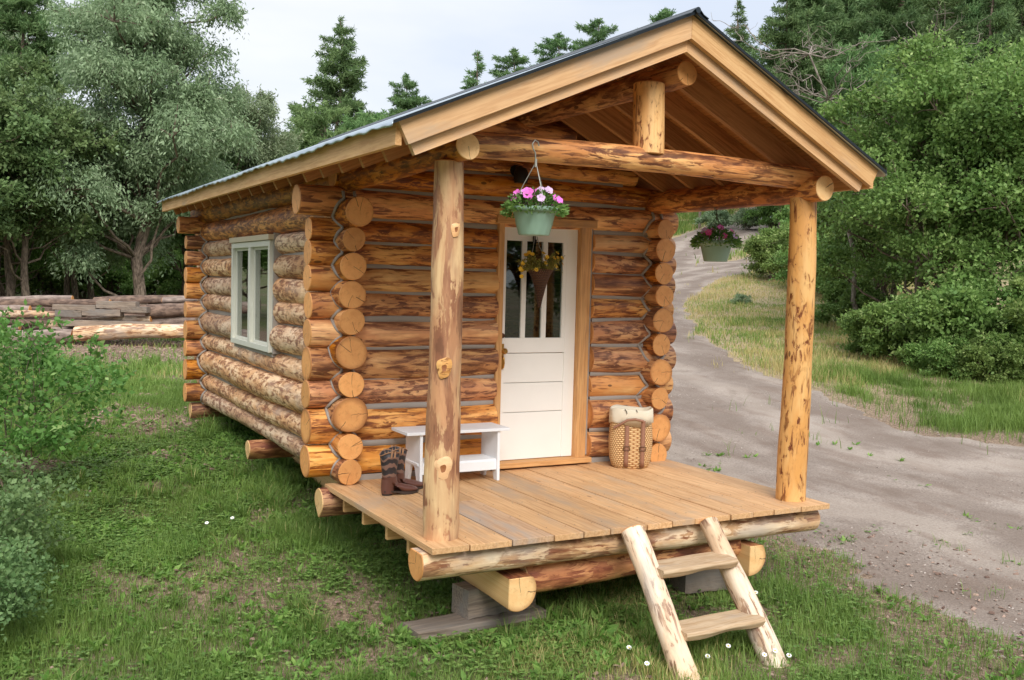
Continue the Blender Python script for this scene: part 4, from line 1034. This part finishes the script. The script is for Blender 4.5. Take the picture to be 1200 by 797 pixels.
def tree(name, kit, u, d, s, label, cat='tree', group=None, rot=0., sz=None, dz=0.):
    r = empty(name, gpos(u, d, dz), label, cat, group, rot); r.scale = (s, s, sz or s)
    tm, lm = KIT[kit]
    a = bpy.data.objects.new('trunk', tm); b = bpy.data.objects.new('crown', lm)
    if not tm.materials: tm.materials.append(M['bark'])
    for o in (a, b): col.objects.link(o); o.parent = r
    return r
# left side, each told apart
tree('cottonwood_tree', 'cotton', 168, 31, 1.02, 'tall grey green tree with a thick trunk, behind the log pile', rot=1.0)
tree('cottonwood_tree', 'cotton2', 285, 37, .93, 'rounded grey green tree just beyond the cabin roof', rot=2.)
tree('pine_tree', 'pine', 32, 44, 1.25, 'dark sparse pine with bare trunk, at the top corner behind the oaks', rot=.4)
KH = {'pinet': 11, 'pine': 12, 'pine2': 10, 'fir': 11, 'jun': 7}
def hgt(u, d, kit, top):
    """scale that makes the crown reach the height TOP (metres above the camera per metre of distance)"""
    x, y = pos(u, d); return (CAM[2]+top*d-float(H(x, y)))/KH[kit]
tree('pine_tree', 'pine', 392, 62, hgt(392, 62, 'pine', .228)*1.1, 'tall layered pine standing alone on the skyline above the eave', rot=2.2)
tree('pine_tree', 'pine2', 345, 56, hgt(345, 56, 'pine2', .165), 'short dark pine between the rounded tree and the skyline pine', rot=1.)
tree('juniper_tree', 'jun', 375, 50, hgt(375, 50, 'jun', .168), 'bushy bright green tree at the foot of the skyline pine', rot=1.2)
tree('juniper_tree', 'jun', 420, 57, hgt(420, 57, 'jun', .160), 'low rounded tree showing just above the eave beside the skyline pine', rot=3.2)
tree('pine_tree', 'pinet', 470, 92, hgt(470, 92, 'pinet', .200), 'small pine on the skyline above the middle of the roof edge', rot=.7)
g_ = 'scrub oaks behind the log pile'
for k, (u, d, s, kit, lab) in enumerate([(-60, 27, 1.05, 'oakd', 'dark oak with pale leaning trunk at the edge of the grove'), (20, 29, 1.05, 'oakd', 'dark green oak with pale trunks left of the tall grey green tree'),
        (90, 33, .95, 'oakd', 'shaded oak with twin slender trunks beside the tall grey green tree'), (215, 36, .95, 'oakd', 'shaded oak between the two grey green trees'), (-10, 36, 1.15, 'oak', 'bright green oak crown rising in front of the dark pine')]):
    tree('oak_tree', kit, u, d, s, lab, group=g_, rot=k*1.3)
for k, (u, d, s, kit) in enumerate([(-150, 30, 1.2, 'oak'), (-110, 38, 1.2, 'cotton2'), (60, 42, 1.1, 'oakd'), (140, 45, 1.2, 'oak'), (210, 46, 1.1, 'cotton2'), (270, 47, 1.0, 'oakd'), (330, 46, .8, 'oak'), (390, 48, .75, 'oakd'), (450, 52, .7, 'oakd'), (510, 56, .7, 'oakd'), (-30, 50, 1.3, 'cotton'), (100, 52, 1.2, 'oakd'), (180, 55, 1.2, 'oakd'), (-240, 32, 1.3, 'oak')]):
    tree('background_tree', kit, u, d, s, 'leafy tree deep in the grove behind the log pile', group='trees filling the grove behind the log pile', rot=k*1.7)
for k, (u, d, s) in enumerate([(-60, 40, 2.2), (0, 42, 2.0), (50, 39, 1.8), (95, 44, 2.2), (130, 40, 1.7), (180, 43, 2.0), (215, 41, 1.8), (250, 46, 2.4), (160, 50, 2.6), (60, 52, 2.8), (10, 55, 2.8), (220, 54, 2.8), (110, 60, 3.4), (300, 50, 2.6), (-110, 44, 2.6)]):
    tree('understory_bush', 'bush', u, d, s, 'low green bush in the shade between the trunks behind the log pile', 'bush', 'bushes under the grove behind the log pile', rot=k*1.9)
# skyline and hillside
sky_trees = [(552, 84, .224, 'fir', 'pointed small fir on the skyline left of the roof slope middle'), (594, 88, .227, 'pinet', 'round topped pine just above the roof slope beside the pointed fir'),
             (645, 92, .243, 'pinet', 'wide pine peeping over the roof slope'), (690, 94, .258, 'pinet', 'pine with flat top peeping over the upper roof slope'), (766, 98, .270, 'pinet', 'pine tip just left of the roof peak'),
             (852, 98, .280, 'fir', 'lone fir right of the roof peak against the sky')]
for k, (u, d, tp_, kit, lab) in enumerate(sky_trees): tree('fir_tree' if kit == 'fir' else 'pine_tree', kit, u, d, hgt(u, d, kit, tp_)*1.25, lab, group='conifers along the skyline', rot=k, sz=hgt(u, d, kit, tp_))
rh = random.Random(4); k = 0
for (u0, u1, d, cnt, s) in ((895, 1330, 56, 10, 1.2), (905, 1350, 66, 11, 1.45), (915, 1360, 80, 12, 1.7), (930, 1380, 98, 12, 1.9), (960, 1400, 120, 12, 2.1), (1000, 1420, 150, 12, 2.3), (700, 880, 118, 5, .7)):
    for i in range(cnt):
        u = u0+(u1-u0)*(i+.5+rh.uniform(-.3, .3))/cnt
        tree('hillside_conifer', rh.choice(['pine', 'pine2', 'fir', 'pinet', 'jun']), u, d+rh.uniform(-5, 5), s*rh.uniform(.75, 1.1), 'conifer in the forest covering the hillside right of the roof', group='conifers covering the hillside', rot=k*1.1, sz=s*rh.uniform(.95, 1.35)); k += 1
# oak thicket on the right
for k, (u, d, s, kit, lab) in enumerate([(1090, 21.5, .98, 'oak', 'large leafy oak right of the porch with its trunk showing at the base'), (1200, 20.5, 1.05, 'oak', 'leafy oak at the picture edge with a forked trunk'),
        (1035, 26, .92, 'oak2', 'oak behind the porch roof corner, entangled with bare grey branches'), (1145, 25.5, 1.22, 'oak2', 'taller oak rising behind the large leafy oak'), (1290, 22, 1.1, 'oak', 'oak at the far end of the thicket beside the dirt road')]):
    tree('oak_tree', kit, u, d, s, lab, group='oaks in the thicket right of the porch', rot=k*2.1+.6)
for k, (u, d, s) in enumerate([(1030, 19.8, .8), (1080, 18.9, 1.05), (1135, 19.0, 1.3), (1190, 18.0, .9), (1245, 18, 1.3), (1000, 24, .9), (1320, 17.5, 1.2), (1105, 18.0, .6), (1160, 17.6, .65)]):
    tree('oak_bush', 'bush', u, d, s, ['low oak bush at the near end of the thicket, beside the porch post', 'low oak bush under the large leafy oak', 'tall dense bush below the right oak trunks', 'dark low bush at the road verge near the picture edge', 'tall bush beyond the picture edge bush', 'small bush on the bank behind the right porch post', 'low bush at the end of the road verge', 'knee high sapling in the grass before the large leafy oak', 'knee high sapling in the grass beside the dark low bush'][k], 'bush', 'bushes under the oak thicket', rot=k, dz=-.25)
for k, (u, d, s, kit) in enumerate([(905, 36, 1.2, 'bush'), (925, 40, 1.3, 'bush'), (955, 33, 1.25, 'bush'), (985, 31, 1.3, 'bush'), (1010, 33, 1.6, 'bush'), (960, 47, 2.0, 'bush'), (1000, 44, 2.2, 'bush'), (900, 42, .9, 'bushg'), (866, 29.5, .42, 'bushg'), (870, 62, 1.3, 'bushg'), (835, 64, 1.3, 'bushg'), (900, 61, 1.6, 'bush'), (940, 58, 2.2, 'bush'), (985, 56, 2.6, 'bush')]):
    tree('shrub', kit, u, d, s, 'green shrub on the grassy bank beside the winding dirt road', 'shrub', 'shrubs along the winding road', rot=k, dz=-.2)

# bare grey branches
m_dead = []
for k, (u, d, h_, sp, lab) in enumerate([(1015, 23.5, 6.4, 3.6, 'bare grey dead tree with reaching branches in front of the oak thicket'), (1120, 23.2, 6.4, 1.8, 'thin dead stems poking out of the top of the oak thicket')]):
    rr = random.Random(60+k); m = MB(); tk = limb(m, (0, 0, -.1), (-CY*sp*.45, SY*sp*.45, h_), .07, .02, rr, 7, .04)
    for i in range(26):
        st = rr.choice(tk[4:]); a = rr.uniform(0, 2*PI); L_ = rr.uniform(.5, 1.)*sp*.6; en = st+Vector((math.cos(a)*L_, math.sin(a)*L_, rr.uniform(-.1, .8)))
        q = limb(m, st, en, .018, .006, rr, 5, .09)
        for j in range(4):
            s2 = rr.choice(q[2:]); e2 = s2+Vector((rr.uniform(-.5, .5), rr.uniform(-.5, .5), rr.uniform(-.2, .5))); q2 = limb(m, s2, e2, .010, .004, rr, 4, .1)
            for jj in range(2): s3 = rr.choice(q2[1:]); limb(m, s3, s3+Vector((rr.uniform(-.25, .25), rr.uniform(-.25, .25), rr.uniform(-.1, .25))), .005, .0025, rr, 3, .1)
    o = m.build('dead_tree', M['deadwood']); o.location = gpos(u, d); tag(o, lab, 'dead tree', 'dead wood in the oak thicket')

# near shrubs at the left edge (their own finer meshes)
KIT['near'] = broadleaf('nearshrub', 31, 1.35, 1.7, .03, 620, 14, .046, 'shrub', .010, .0, .6, 30, 6, dens=.62, spread=.04, shoots=26.)
KIT['near2'] = broadleaf('nearshrub', 33, 1.0, 1.6, .03, 560, 18, .046, 'oakd', .010, .0, .6, 28, 6, dens=.66, spread=.04, shoots=24.)
tree('leafy_shrub', 'near', 16, 9.2, 1.22, 'light green leafy shrub before the log pile at the picture edge', 'shrub', 'shrubs at the grass edge', rot=.3)
tree('leafy_shrub', 'near2', -58, 7.0, .9, 'darker green shrub in the lower corner beside the grass', 'shrub', 'shrubs at the grass edge', rot=1.)
tree('leafy_shrub', 'near2', -52, 5.9, .7, 'low shaded shrub in the bottom corner of the lawn', 'shrub', 'shrubs at the grass edge', rot=4.)
# trees beyond the road and behind the viewer (seen in the panes)
for k, (x, y, s, kit) in enumerate([(-14, -16, 1.2, 'oak'), (-7, -20, 1.3, 'cotton2'), (0, -22, 1.2, 'oak'), (7, -19, 1.3, 'oakd'), (13, -17, 1.2, 'oak'), (-19, -8, 1.2, 'oakd'), (4, -26, 1.3, 'cotton'), (10, -24, 1.2, 'oakd'), (-20, 0, 1.1, 'oak'), (-17, 7, 1.1, 'oakd'), (-19, 14, 1.2, 'oak')]):
    r = empty('background_tree', (x, y, float(H(x, y))), 'leafy tree across the lawn, reflected dark green in the panes', 'tree', 'trees around the lawn', k*1.3); r.scale = (s, s, s)
    for nm, me_ in zip(('trunk', 'crown'), KIT[kit]):
        o = bpy.data.objects.new(nm, me_); col.objects.link(o); o.parent = r

# ------------------------------------------------------------------ log pile
def pl(u0, v0, u1, v1, d, r, mat, lab, dd=0.):
    """pile log given by where its ends stand along the pile (u) and its height band"""
    def pt(u, v, d):
        x, y = pos(u, d); hz_ = 330+(u-600)*.0262
        return Vector((x, y, CAM[2]+(hz_-v)*d/FPX))
    a, b = pt(u0, v0, d), pt(u1, v1, d+dd); o = make_log('pile_log', a, b, r, r*.9, mat, None, int(u0*3+v0), n=16, seg=max(10, int((b-a).length/.3)), rough=.12, bend=.04)
    return tag(o, lab, 'log', 'logs in the pile behind the lawn')
PLS = [(88, 391, 240, 388, 22.8, .17, 'rim', 'smooth peeled pale yellow log lying at the bottom of the pile'), (-140, 396, 86, 393, 22.9, .18, 'pilegrey', 'grey barked log on the ground at the open end of the pile'),
 (48, 380, 176, 374, 23.3, .10, 'rim', 'pinkish peeled log in the second layer of the pile'), (180, 377, 300, 372, 23.5, .14, 'pilegrey', 'grey log beside the pinkish log, half hidden by the cabin'),
 (-60, 371, 66, 368, 23.2, .085, 'rim', 'pale slender log sticking out to the side of the stacked boards'), (-60, 363, 34, 362, 23.4, .085, 'pilegrey', 'slim grey log above the pale slender log'),
 (172, 365, 300, 361, 23.4, .17, 'pilebark', 'thick dark barked log near the top of the pile beside the cabin'), (-140, 359, 128, 355, 23.6, .10, 'pilebark', 'long dark log along the top of the pile'),
 (-150, 352.5, 84, 350.5, 24.2, .10, 'pilegrey', 'grey pole lying highest on the open end of the pile'), (110, 353, 260, 350, 24.0, .11, 'pilebark', 'brown log at the back of the pile top'), (190, 352, 320, 350, 23.7, .08, 'pilegrey', 'thin grey pole topmost beside the cabin corner'),
 (-100, 381, 58, 378, 23.3, .10, 'pilebark', 'brown log in the middle of the pile at its open end'), (-90, 386, 22, 384, 23.2, .07, 'pilegrey', 'thin grey pole squeezed above the grey barked log'), (60, 366, 200, 364, 24.0, .15, 'pilebark', 'shaded log behind the stacked grey boards'),
 (-30, 388, 240, 384, 23.9, .17, 'pilebark', 'shaded log behind the peeled yellow log'), (-40, 375, 200, 373, 24.0, .16, 'pilebark', 'shaded log deep in the middle of the pile'), (-120, 366, 70, 365, 24.0, .12, 'pilebark', 'shaded log deep in the open end of the pile'),
 (176, 386, 300, 383, 23.1, .06, 'rim', 'thin peeled pole on the end of the peeled yellow log'), (60, 385, 170, 383.5, 23.05, .045, 'pilegrey', 'narrow grey pole tucked under the longest grey board')]
for a_, b_, c_, d_, e_, f_, g2, h2 in PLS: pl(a_, b_, c_, d_, e_, f_, M[g2], h2)
def pb(u0, u1, v, d, hh, lab, mat='oldwood'):
    a = pos(u0, d); b = pos(u1, d); hz_ = 330+((u0+u1)/2-600)*.0262; z = CAM[2]+(hz_-v)*d/FPX
    L_ = math.hypot(b[0]-a[0], b[1]-a[1]); o = timber('pile_board', ((a[0]+b[0])/2, (a[1]+b[1])/2, z), (L_, .25, hh), math.atan2(b[1]-a[1], b[0]-a[0]), M[mat], lab, 'board', 'grey boards in the log pile', seed=int(u0)); return o
pb(76, 188, 379.5, 22.95, .14, 'longest grey board, lying just above the peeled yellow log')
pb(66, 97, 367, 23.1, .15, 'short grey board at the open end of the board stack')
pb(97.5, 142, 366, 23.1, .15, 'dark grey board in the middle of the stack')
pb(143, 173, 362.5, 23.1, .13, 'light grey board at the cabin end of the stack')
pb(63, 113, 360, 23.1, .12, 'dark board lying on top of the short grey board')
pb(114, 160, 357, 23.15, .16, 'brownish board on top of the stack beside the dark one')

# fence posts on the hill, seen under the porch roof
for k, (u, d, h_) in enumerate([(815, 66, 1.3), (838, 67, 1.3), (862, 68, 1.3), (886, 69, 2.2), (898, 68, 2.4), (918, 70, 1.3)]):
    o = timber('fence_post', gpos(u, d, h_/2-.1), (h_, .13 if h_ < 2 else .25, .13), 0, M['oldwood'] if k not in (3, 4) else M['bench'], 'weathered fence post on the hill beyond the road' if k not in (3, 4) else ['broad pale post beside the gate on the hill', 'slim pale post beside the gate on the hill'][k-3], 'fence post', 'fence posts on the hill', seed=k, tilt=PI/2)

# ------------------------------------------------------------------ grass and ground cover
def scatter(n, d0, d1, u0, u1, seed, maskf=1., power=1.):
    rg = np.random.default_rng(seed); f = rg.random(n)**power
    d = d0+(d1-d0)*f; u = u0+(u1-u0)*rg.random(n); r = (u-600)/FPX*d
    x = CAM[0]+SY*d+CY*r; y = CAM[1]+CY*d-SY*r
    keep = rg.random(n) > dirt(x, y)*maskf
    sd_ = road_sd(x, y)+(fbm(x, y, 1.1, 41)-.5)*.9; keep &= (sd_ > .0) | ((fbm(x, y, 2.2, 55) > .70) & (rg.random(n) < .35))
    keep &= ~((x > .9) & (x < 3.) & (y > -.6) & (y < 5)); keep &= ~((x > -.1) & (x < .98) & (y > -1.80) & (y < -1.42))
    return x[keep], y[keep], d[keep]
def blades(n, d0, d1, u0, u1, seed, h, w, maskf=1., power=.7, lean=.5):
    x, y, d = scatter(n, d0, d1, u0, u1, seed, maskf, power); n = len(x); rg = np.random.default_rng(seed+1)
    cl = fbm(x, y, 1.5, 61); cl2 = fbm(x, y, .5, 65); tall = fbm(x, y, .9, 77)
    hh = h*(.35+.9*rg.random(n))*(.45+1.5*np.clip(tall-.25, 0, 1)**1.2*1.6); a = rg.random(n)*2*PI
    z = H(x, y); L_ = hh*lean*(.3+rg.random(n)*1.2); dx, dy = np.cos(a)*L_, np.sin(a)*L_
    px, py = -np.sin(a), np.cos(a); ww = w*(.6+.8*rg.random(n))
    B = np.stack([x, y, z-.01], 1); Pp = np.stack([px*ww/2, py*ww/2, 0*x], 1); Mi = B+np.stack([dx*.35, dy*.35, hh*.6], 1); T = B+np.stack([dx, dy, hh], 1)
    V = np.stack([B-Pp, B+Pp, Mi+Pp*.8, Mi-Pp*.8, T-Pp*.12, T+Pp*.12], 1).reshape(-1, 3)
    i = np.arange(n)*6; F = np.concatenate([np.stack([i, i+1, i+2, i+3], 1), np.stack([i+3, i+2, i+5, i+4], 1)])
    lr = np.repeat(np.clip(cl*.55+rg.random(n)*.5+(cl2-.5)*1.1, 0, 1), 6)
    return V, F, lr
def merge(parts_):
    V = []; F = []; L_ = []; o = 0
    for v, f, l in parts_: V.append(v); F.append(f+o); L_.append(l); o += len(v)
    return np.concatenate(V), np.concatenate(F), np.concatenate(L_)
M['grass'] = leaf_mat('grass_blade', lin(88, 120, 50), lin(150, 174, 90), lin(196, 182, 124), .4)
M['weed'] = leaf_mat('weed_leaf', lin(92, 140, 56), lin(150, 186, 96), None, .4)
M['clover'] = leaf_mat('clover_leaf', lin(86, 124, 56), lin(146, 176, 96), None, .35)
def tufts(n, per, d0, d1, u0, u1, seed, h, w):
    x, y, d = scatter(n, d0, d1, u0, u1, seed, .6, .7); k = fbm(x, y, .7, 83) > .5; x, y = np.repeat(x[k], per), np.repeat(y[k], per); n = len(x); rg = np.random.default_rng(seed+1)
    a = rg.random(n)*2*PI; q = rg.random(n)*.05; x = x+np.cos(a)*q; y = y+np.sin(a)*q; hh = h*(.4+.8*rg.random(n)); L_ = hh*(.2+.9*rg.random(n)); z = H(x, y)
    B = np.stack([x, y, z-.01], 1); Pp = np.stack([-np.sin(a)*w/2, np.cos(a)*w/2, 0*x], 1); c, s_ = np.cos(a), np.sin(a)
    Mi = B+np.stack([c*L_*.35, s_*L_*.35, hh*.65], 1); T = B+np.stack([c*L_, s_*L_, hh*(.75+.25*rg.random(n))], 1)
    V = np.stack([B-Pp, B+Pp, Mi+Pp*.8, Mi-Pp*.8, T-Pp*.12, T+Pp*.12], 1).reshape(-1, 3); i = np.arange(n)*6
    return V, np.concatenate([np.stack([i, i+1, i+2, i+3], 1), np.stack([i+3, i+2, i+5, i+4], 1)]), np.repeat(np.clip(.15+.55*rg.random(n)+(rg.random(n) < .12)*.4, 0, 1), 6)
V, F, Lr = merge([tufts(1500, 40, 4.6, 10, -80, 1250, 70, .17, .0045), tufts(900, 36, 9, 20, -80, 700, 72, .22, .007), blades(300000, 4.6, 9.5, -80, 1290, 1, .080, .0050, .85), blades(200000, 9, 16, -80, 760, 2, .10, .008, .85), blades(80000, 15, 30, -80, 420, 3, .14, .016, .9)])
o = link('grass', grid_np('grass', V, F, M['grass'], True, {'lr': Lr})); tag(o, 'short green lawn grass around the cabin', 'grass', kind='stuff')
x, y, d = scatter(26000, 4.6, 13, -80, 1290, 14, .7, .6); rg = np.random.default_rng(33)
k_ = fbm(x, y, .8, 95)+.4*(rg.random(len(x))-.5) > .52; x, y, d = x[k_], y[k_], d[k_]; nc = len(x)
P = np.repeat(np.stack([x, y, H(x, y)+.005], 1), 6, 0); a = rg.random(len(P))*2*PI; D = np.stack([np.cos(a), np.sin(a), .5+.9*rg.random(len(P))], 1)
o = link('weeds', leaf_mesh('weeds', P, D, .075, .34, M['weed'], up=.6, seed=6)); tag(o, 'broad leaved weeds growing through the lawn grass', 'weeds', kind='stuff')
V, F, Lr = merge([blades(130000, 11, 19, 800, 1330, 5, .20, .008, .95), blades(260000, 16.5, 40, 780, 1150, 6, .12, .012, .75), blades(70000, 36, 80, 760, 1050, 7, .30, .04, .8)])
xy_ = V[:, 0]; dry = fbm(V[:, 0], V[:, 1], .45, 71)+.5*sstep(14, 20, dr(V[:, 0], V[:, 1])[0])-.25*sstep(34, 44, dr(V[:, 0], V[:, 1])[0]); Lr = np.clip(Lr*.75+sstep(.58, .95, dry)*(.2+.8*Lr), 0, 1)
o = link('meadow_grass', grid_np('meadow_grass', V, F, M['grass'], True, {'lr': Lr})); tag(o, 'rough meadow grass on the verge and bank beyond the dirt road', 'grass', kind='stuff')
x, y, d = scatter(150000, 4.6, 12, -80, 1290, 12, .9, .6); rg = np.random.default_rng(3)
k_ = fbm(x, y, 1.2, 91)+.35*(rg.random(len(x))-.5) > .43; x, y, d = x[k_], y[k_], d[k_]; nc = len(x)
P = np.repeat(np.stack([x, y, H(x, y)+.02+.035*rg.random(nc)], 1), 4, 0); a = rg.random(len(P))*2*PI
D = np.stack([np.cos(a), np.sin(a), .35*rg.random(len(P))], 1); me = leaf_mesh('clover', P, D, .026, .75, M['clover'], up=2.5, seed=5)
o = link('ground_cover', me); tag(o, 'low broad leaved clover growing among the lawn grass', 'ground cover', kind='stuff')

# wood chips and small stones
def chips(name, n, d0, d1, u0, u1, seed, s, mat, lab, want):
    rg = np.random.default_rng(seed); d = d0+(d1-d0)*rg.random(n); u = u0+(u1-u0)*rg.random(n); r = (u-600)/FPX*d
    x = CAM[0]+SY*d+CY*r; y = CAM[1]+CY*d-SY*r; k = rg.random(n) < want(x, y); x, y = x[k], y[k]; n = len(x)
    P = np.stack([x, y, H(x, y)+.012+.012*rg.random(n)], 1); a = rg.random(n)*2*PI; D = np.stack([np.cos(a), np.sin(a), rg.normal(size=n)*.15], 1)
    sz = s*(.4+rg.random(n)**2*1.3); S = np.stack([-np.sin(a), np.cos(a), rg.normal(size=n)*.3], 1)*sz[:, None]*.25; D = D*sz[:, None]*.5; U = np.array([0, 0, 1.])*sz[:, None]*.22
    V = np.stack([P-D-S, P+D-S*.7, P+D*.9+S, P-D*.8+S*.9, P-D*.6-S*.5+U, P+D*.7-S*.4+U*.8, P+D*.5+S*.5+U, P-D*.5+S*.6+U*.9], 1).reshape(-1, 3)
    i = np.arange(n)*8; Fq = [(4, 5, 6, 7), (0, 1, 5, 4), (1, 2, 6, 5), (2, 3, 7, 6), (3, 0, 4, 7)]
    F = np.concatenate([np.stack([i+q for q in f], 1) for f in Fq]); o = link(name, grid_np(name, V, F, mat, False, {'lr': np.repeat(rg.random(n), 8)})); return tag(o, lab, 'litter', kind='stuff')
t = NT('stone_chip'); r_ = t.attr('lr', 'Fac'); M['stone'] = t.done(t.mix(r_, lin(120, 104, 94), lin(190, 178, 168)), .9)
t = NT('bark_chip'); r_ = t.attr('lr', 'Fac'); M['chip'] = t.done(t.mix(r_, lin(96, 74, 64), lin(172, 146, 130)), .9)
chips('road_pebbles', 30000, 5, 26, 640, 1320, 1, .017, M['stone'], 'small stones scattered over the dirt road', lambda x, y: (road_sd(x, y) < .3)*.8*(fbm(x, y, 1.5, 22) > .48))
chips('bark_chips', 30000, 10, 25, -60, 420, 2, .048, M['chip'], 'bark chips strewn before the log pile and the cabin rear corner', lambda x, y: dirt(x, y)*.6)
chips('bark_crumbs', 9000, 4.8, 10, -60, 1250, 3, .03, M['chip'], 'small chips and twigs lying in the thin grass', lambda x, y: .04+dirt(x, y)*.45)

# daisies
for k, (x, y) in enumerate([(1.10, -2.45), (1.02, -2.75), (1.31, -2.62), (1.37, -2.60), (1.45, -2.80), (1.66, -2.75), (1.98, -2.75), (1.80, -2.93), (1.87, -2.95), (1.97, -2.97), (-.82, 1.04), (-.61, 1.02), (2.62, -1.95)]):
    m = MB(); z = float(H(x, y)); h_ = .055+.02*(k % 3); m.tube([(0, 0, 0), (.004, 0, h_*.6), (0, 0, h_)], .0015, 5, m=2); disc_flower(m, (0, 0, h_), (-.3, -.6, 1), .017, 8, .1)
    o = m.build('daisy', [M['daisy'], M['yellow'], M['potleaf']]); o.location = (x, y, z)
    tag(o, 'tiny white daisy in the grass at the foot of the wooden steps' if k < 10 or k == 12 else 'tiny white daisy alone in the lawn beside the cabin wall', 'flower', 'daisies by the steps' if k < 10 or k == 12 else 'daisies in the lawn')

# ------------------------------------------------------------------ light, sky, camera
EL, AZ = math.radians(40), math.radians(196)      # azimuth the sun stands at, clockwise from +Y
w = bpy.data.worlds.new('World'); sc.world = w; w.use_nodes = True; nt = w.node_tree; nt.nodes.clear()
out = nt.nodes.new('ShaderNodeOutputWorld'); bg = nt.nodes.new('ShaderNodeBackground'); bg.inputs[1].default_value = .1
sky = nt.nodes.new('ShaderNodeTexSky'); sky.sky_type = 'NISHITA'; sky.sun_disc = False; sky.sun_elevation = EL; sky.sun_rotation = AZ
tc = nt.nodes.new('ShaderNodeTexCoord'); sp = nt.nodes.new('ShaderNodeSeparateXYZ'); nt.links.new(tc.outputs['Generated'], sp.inputs[0])
mp = nt.nodes.new('ShaderNodeMapping'); mp.inputs['Scale'].default_value = (1, 1, 3.5); nt.links.new(tc.outputs['Generated'], mp.inputs[0])
cn = nt.nodes.new('ShaderNodeTexNoise'); cn.inputs['Scale'].default_value = 2.2; cn.inputs['Detail'].default_value = 5; nt.links.new(mp.outputs[0], cn.inputs[0])
cr = nt.nodes.new('ShaderNodeValToRGB'); cr.color_ramp.elements[0].position = .35; cr.color_ramp.elements[1].position = .68
cr.color_ramp.elements[0].color = (5.3, 5.8, 6.7, 1); cr.color_ramp.elements[1].color = (7.2, 7.25, 7.3, 1); nt.links.new(cn.outputs[0], cr.inputs[0])
gr_ = nt.nodes.new('ShaderNodeMapRange'); gr_.inputs[1].default_value = .25; gr_.inputs[2].default_value = 1.; gr_.inputs[3].default_value = 1.; gr_.inputs[4].default_value = 1.7; nt.links.new(sp.outputs[2], gr_.inputs[0])
ml = nt.nodes.new('ShaderNodeVectorMath'); ml.operation = 'SCALE'; nt.links.new(cr.outputs[0], ml.inputs[0]); nt.links.new(gr_.outputs[0], ml.inputs['Scale'])
mx = nt.nodes.new('ShaderNodeMix'); mx.data_type = 'RGBA'; mx.inputs[0].default_value = .90
nt.links.new(sky.outputs[0], mx.inputs[6]); nt.links.new(ml.outputs[0], mx.inputs[7]); nt.links.new(mx.outputs[2], bg.inputs[0]); nt.links.new(bg.outputs[0], out.inputs[0])
sl = bpy.data.lights.new('sun', 'SUN'); sl.energy = 2.3; sl.angle = math.radians(32); sl.color = (1, .965, .92)
so = bpy.data.objects.new('sun', sl); col.objects.link(so)
dirv = Vector((math.sin(AZ)*math.cos(EL), math.cos(AZ)*math.cos(EL), math.sin(EL))); so.rotation_euler = dirv.to_track_quat('Z', 'Y').to_euler(); so.location = dirv*30

cd = bpy.data.cameras.new('camera'); cam = bpy.data.objects.new('camera', cd); col.objects.link(cam); sc.camera = cam
cd.sensor_width = 36; cd.lens = 35.11; cd.clip_end = 3000; cd.clip_start = .05
Rv = Vector((0.87773163, -0.47843944, 0.02613223)); Uv = Vector((0.00496515, 0.06361734, 0.99796201)); Fv = Vector((0.47912685, 0.87581307, -0.05821448))
mat = Matrix((( Rv.x, Uv.x, -Fv.x, CAM[0]), (Rv.y, Uv.y, -Fv.y, CAM[1]), (Rv.z, Uv.z, -Fv.z, CAM[2]), (0, 0, 0, 1))); cam.matrix_world = mat
sc.view_settings.view_transform = 'Standard'; sc.view_settings.look = 'None'; sc.view_settings.exposure = .57; sc.view_settings.gamma = 1
sc.cycles.use_denoising = True; sc.cycles.max_bounces = 6; sc.cycles.transparent_max_bounces = 8; sc.cycles.diffuse_bounces = 4
for me_ in bpy.data.meshes:
    if me_.name.endswith('_trunk') or '_trunk' in me_.name:
        if not me_.materials: me_.materials.append(M['bark'])
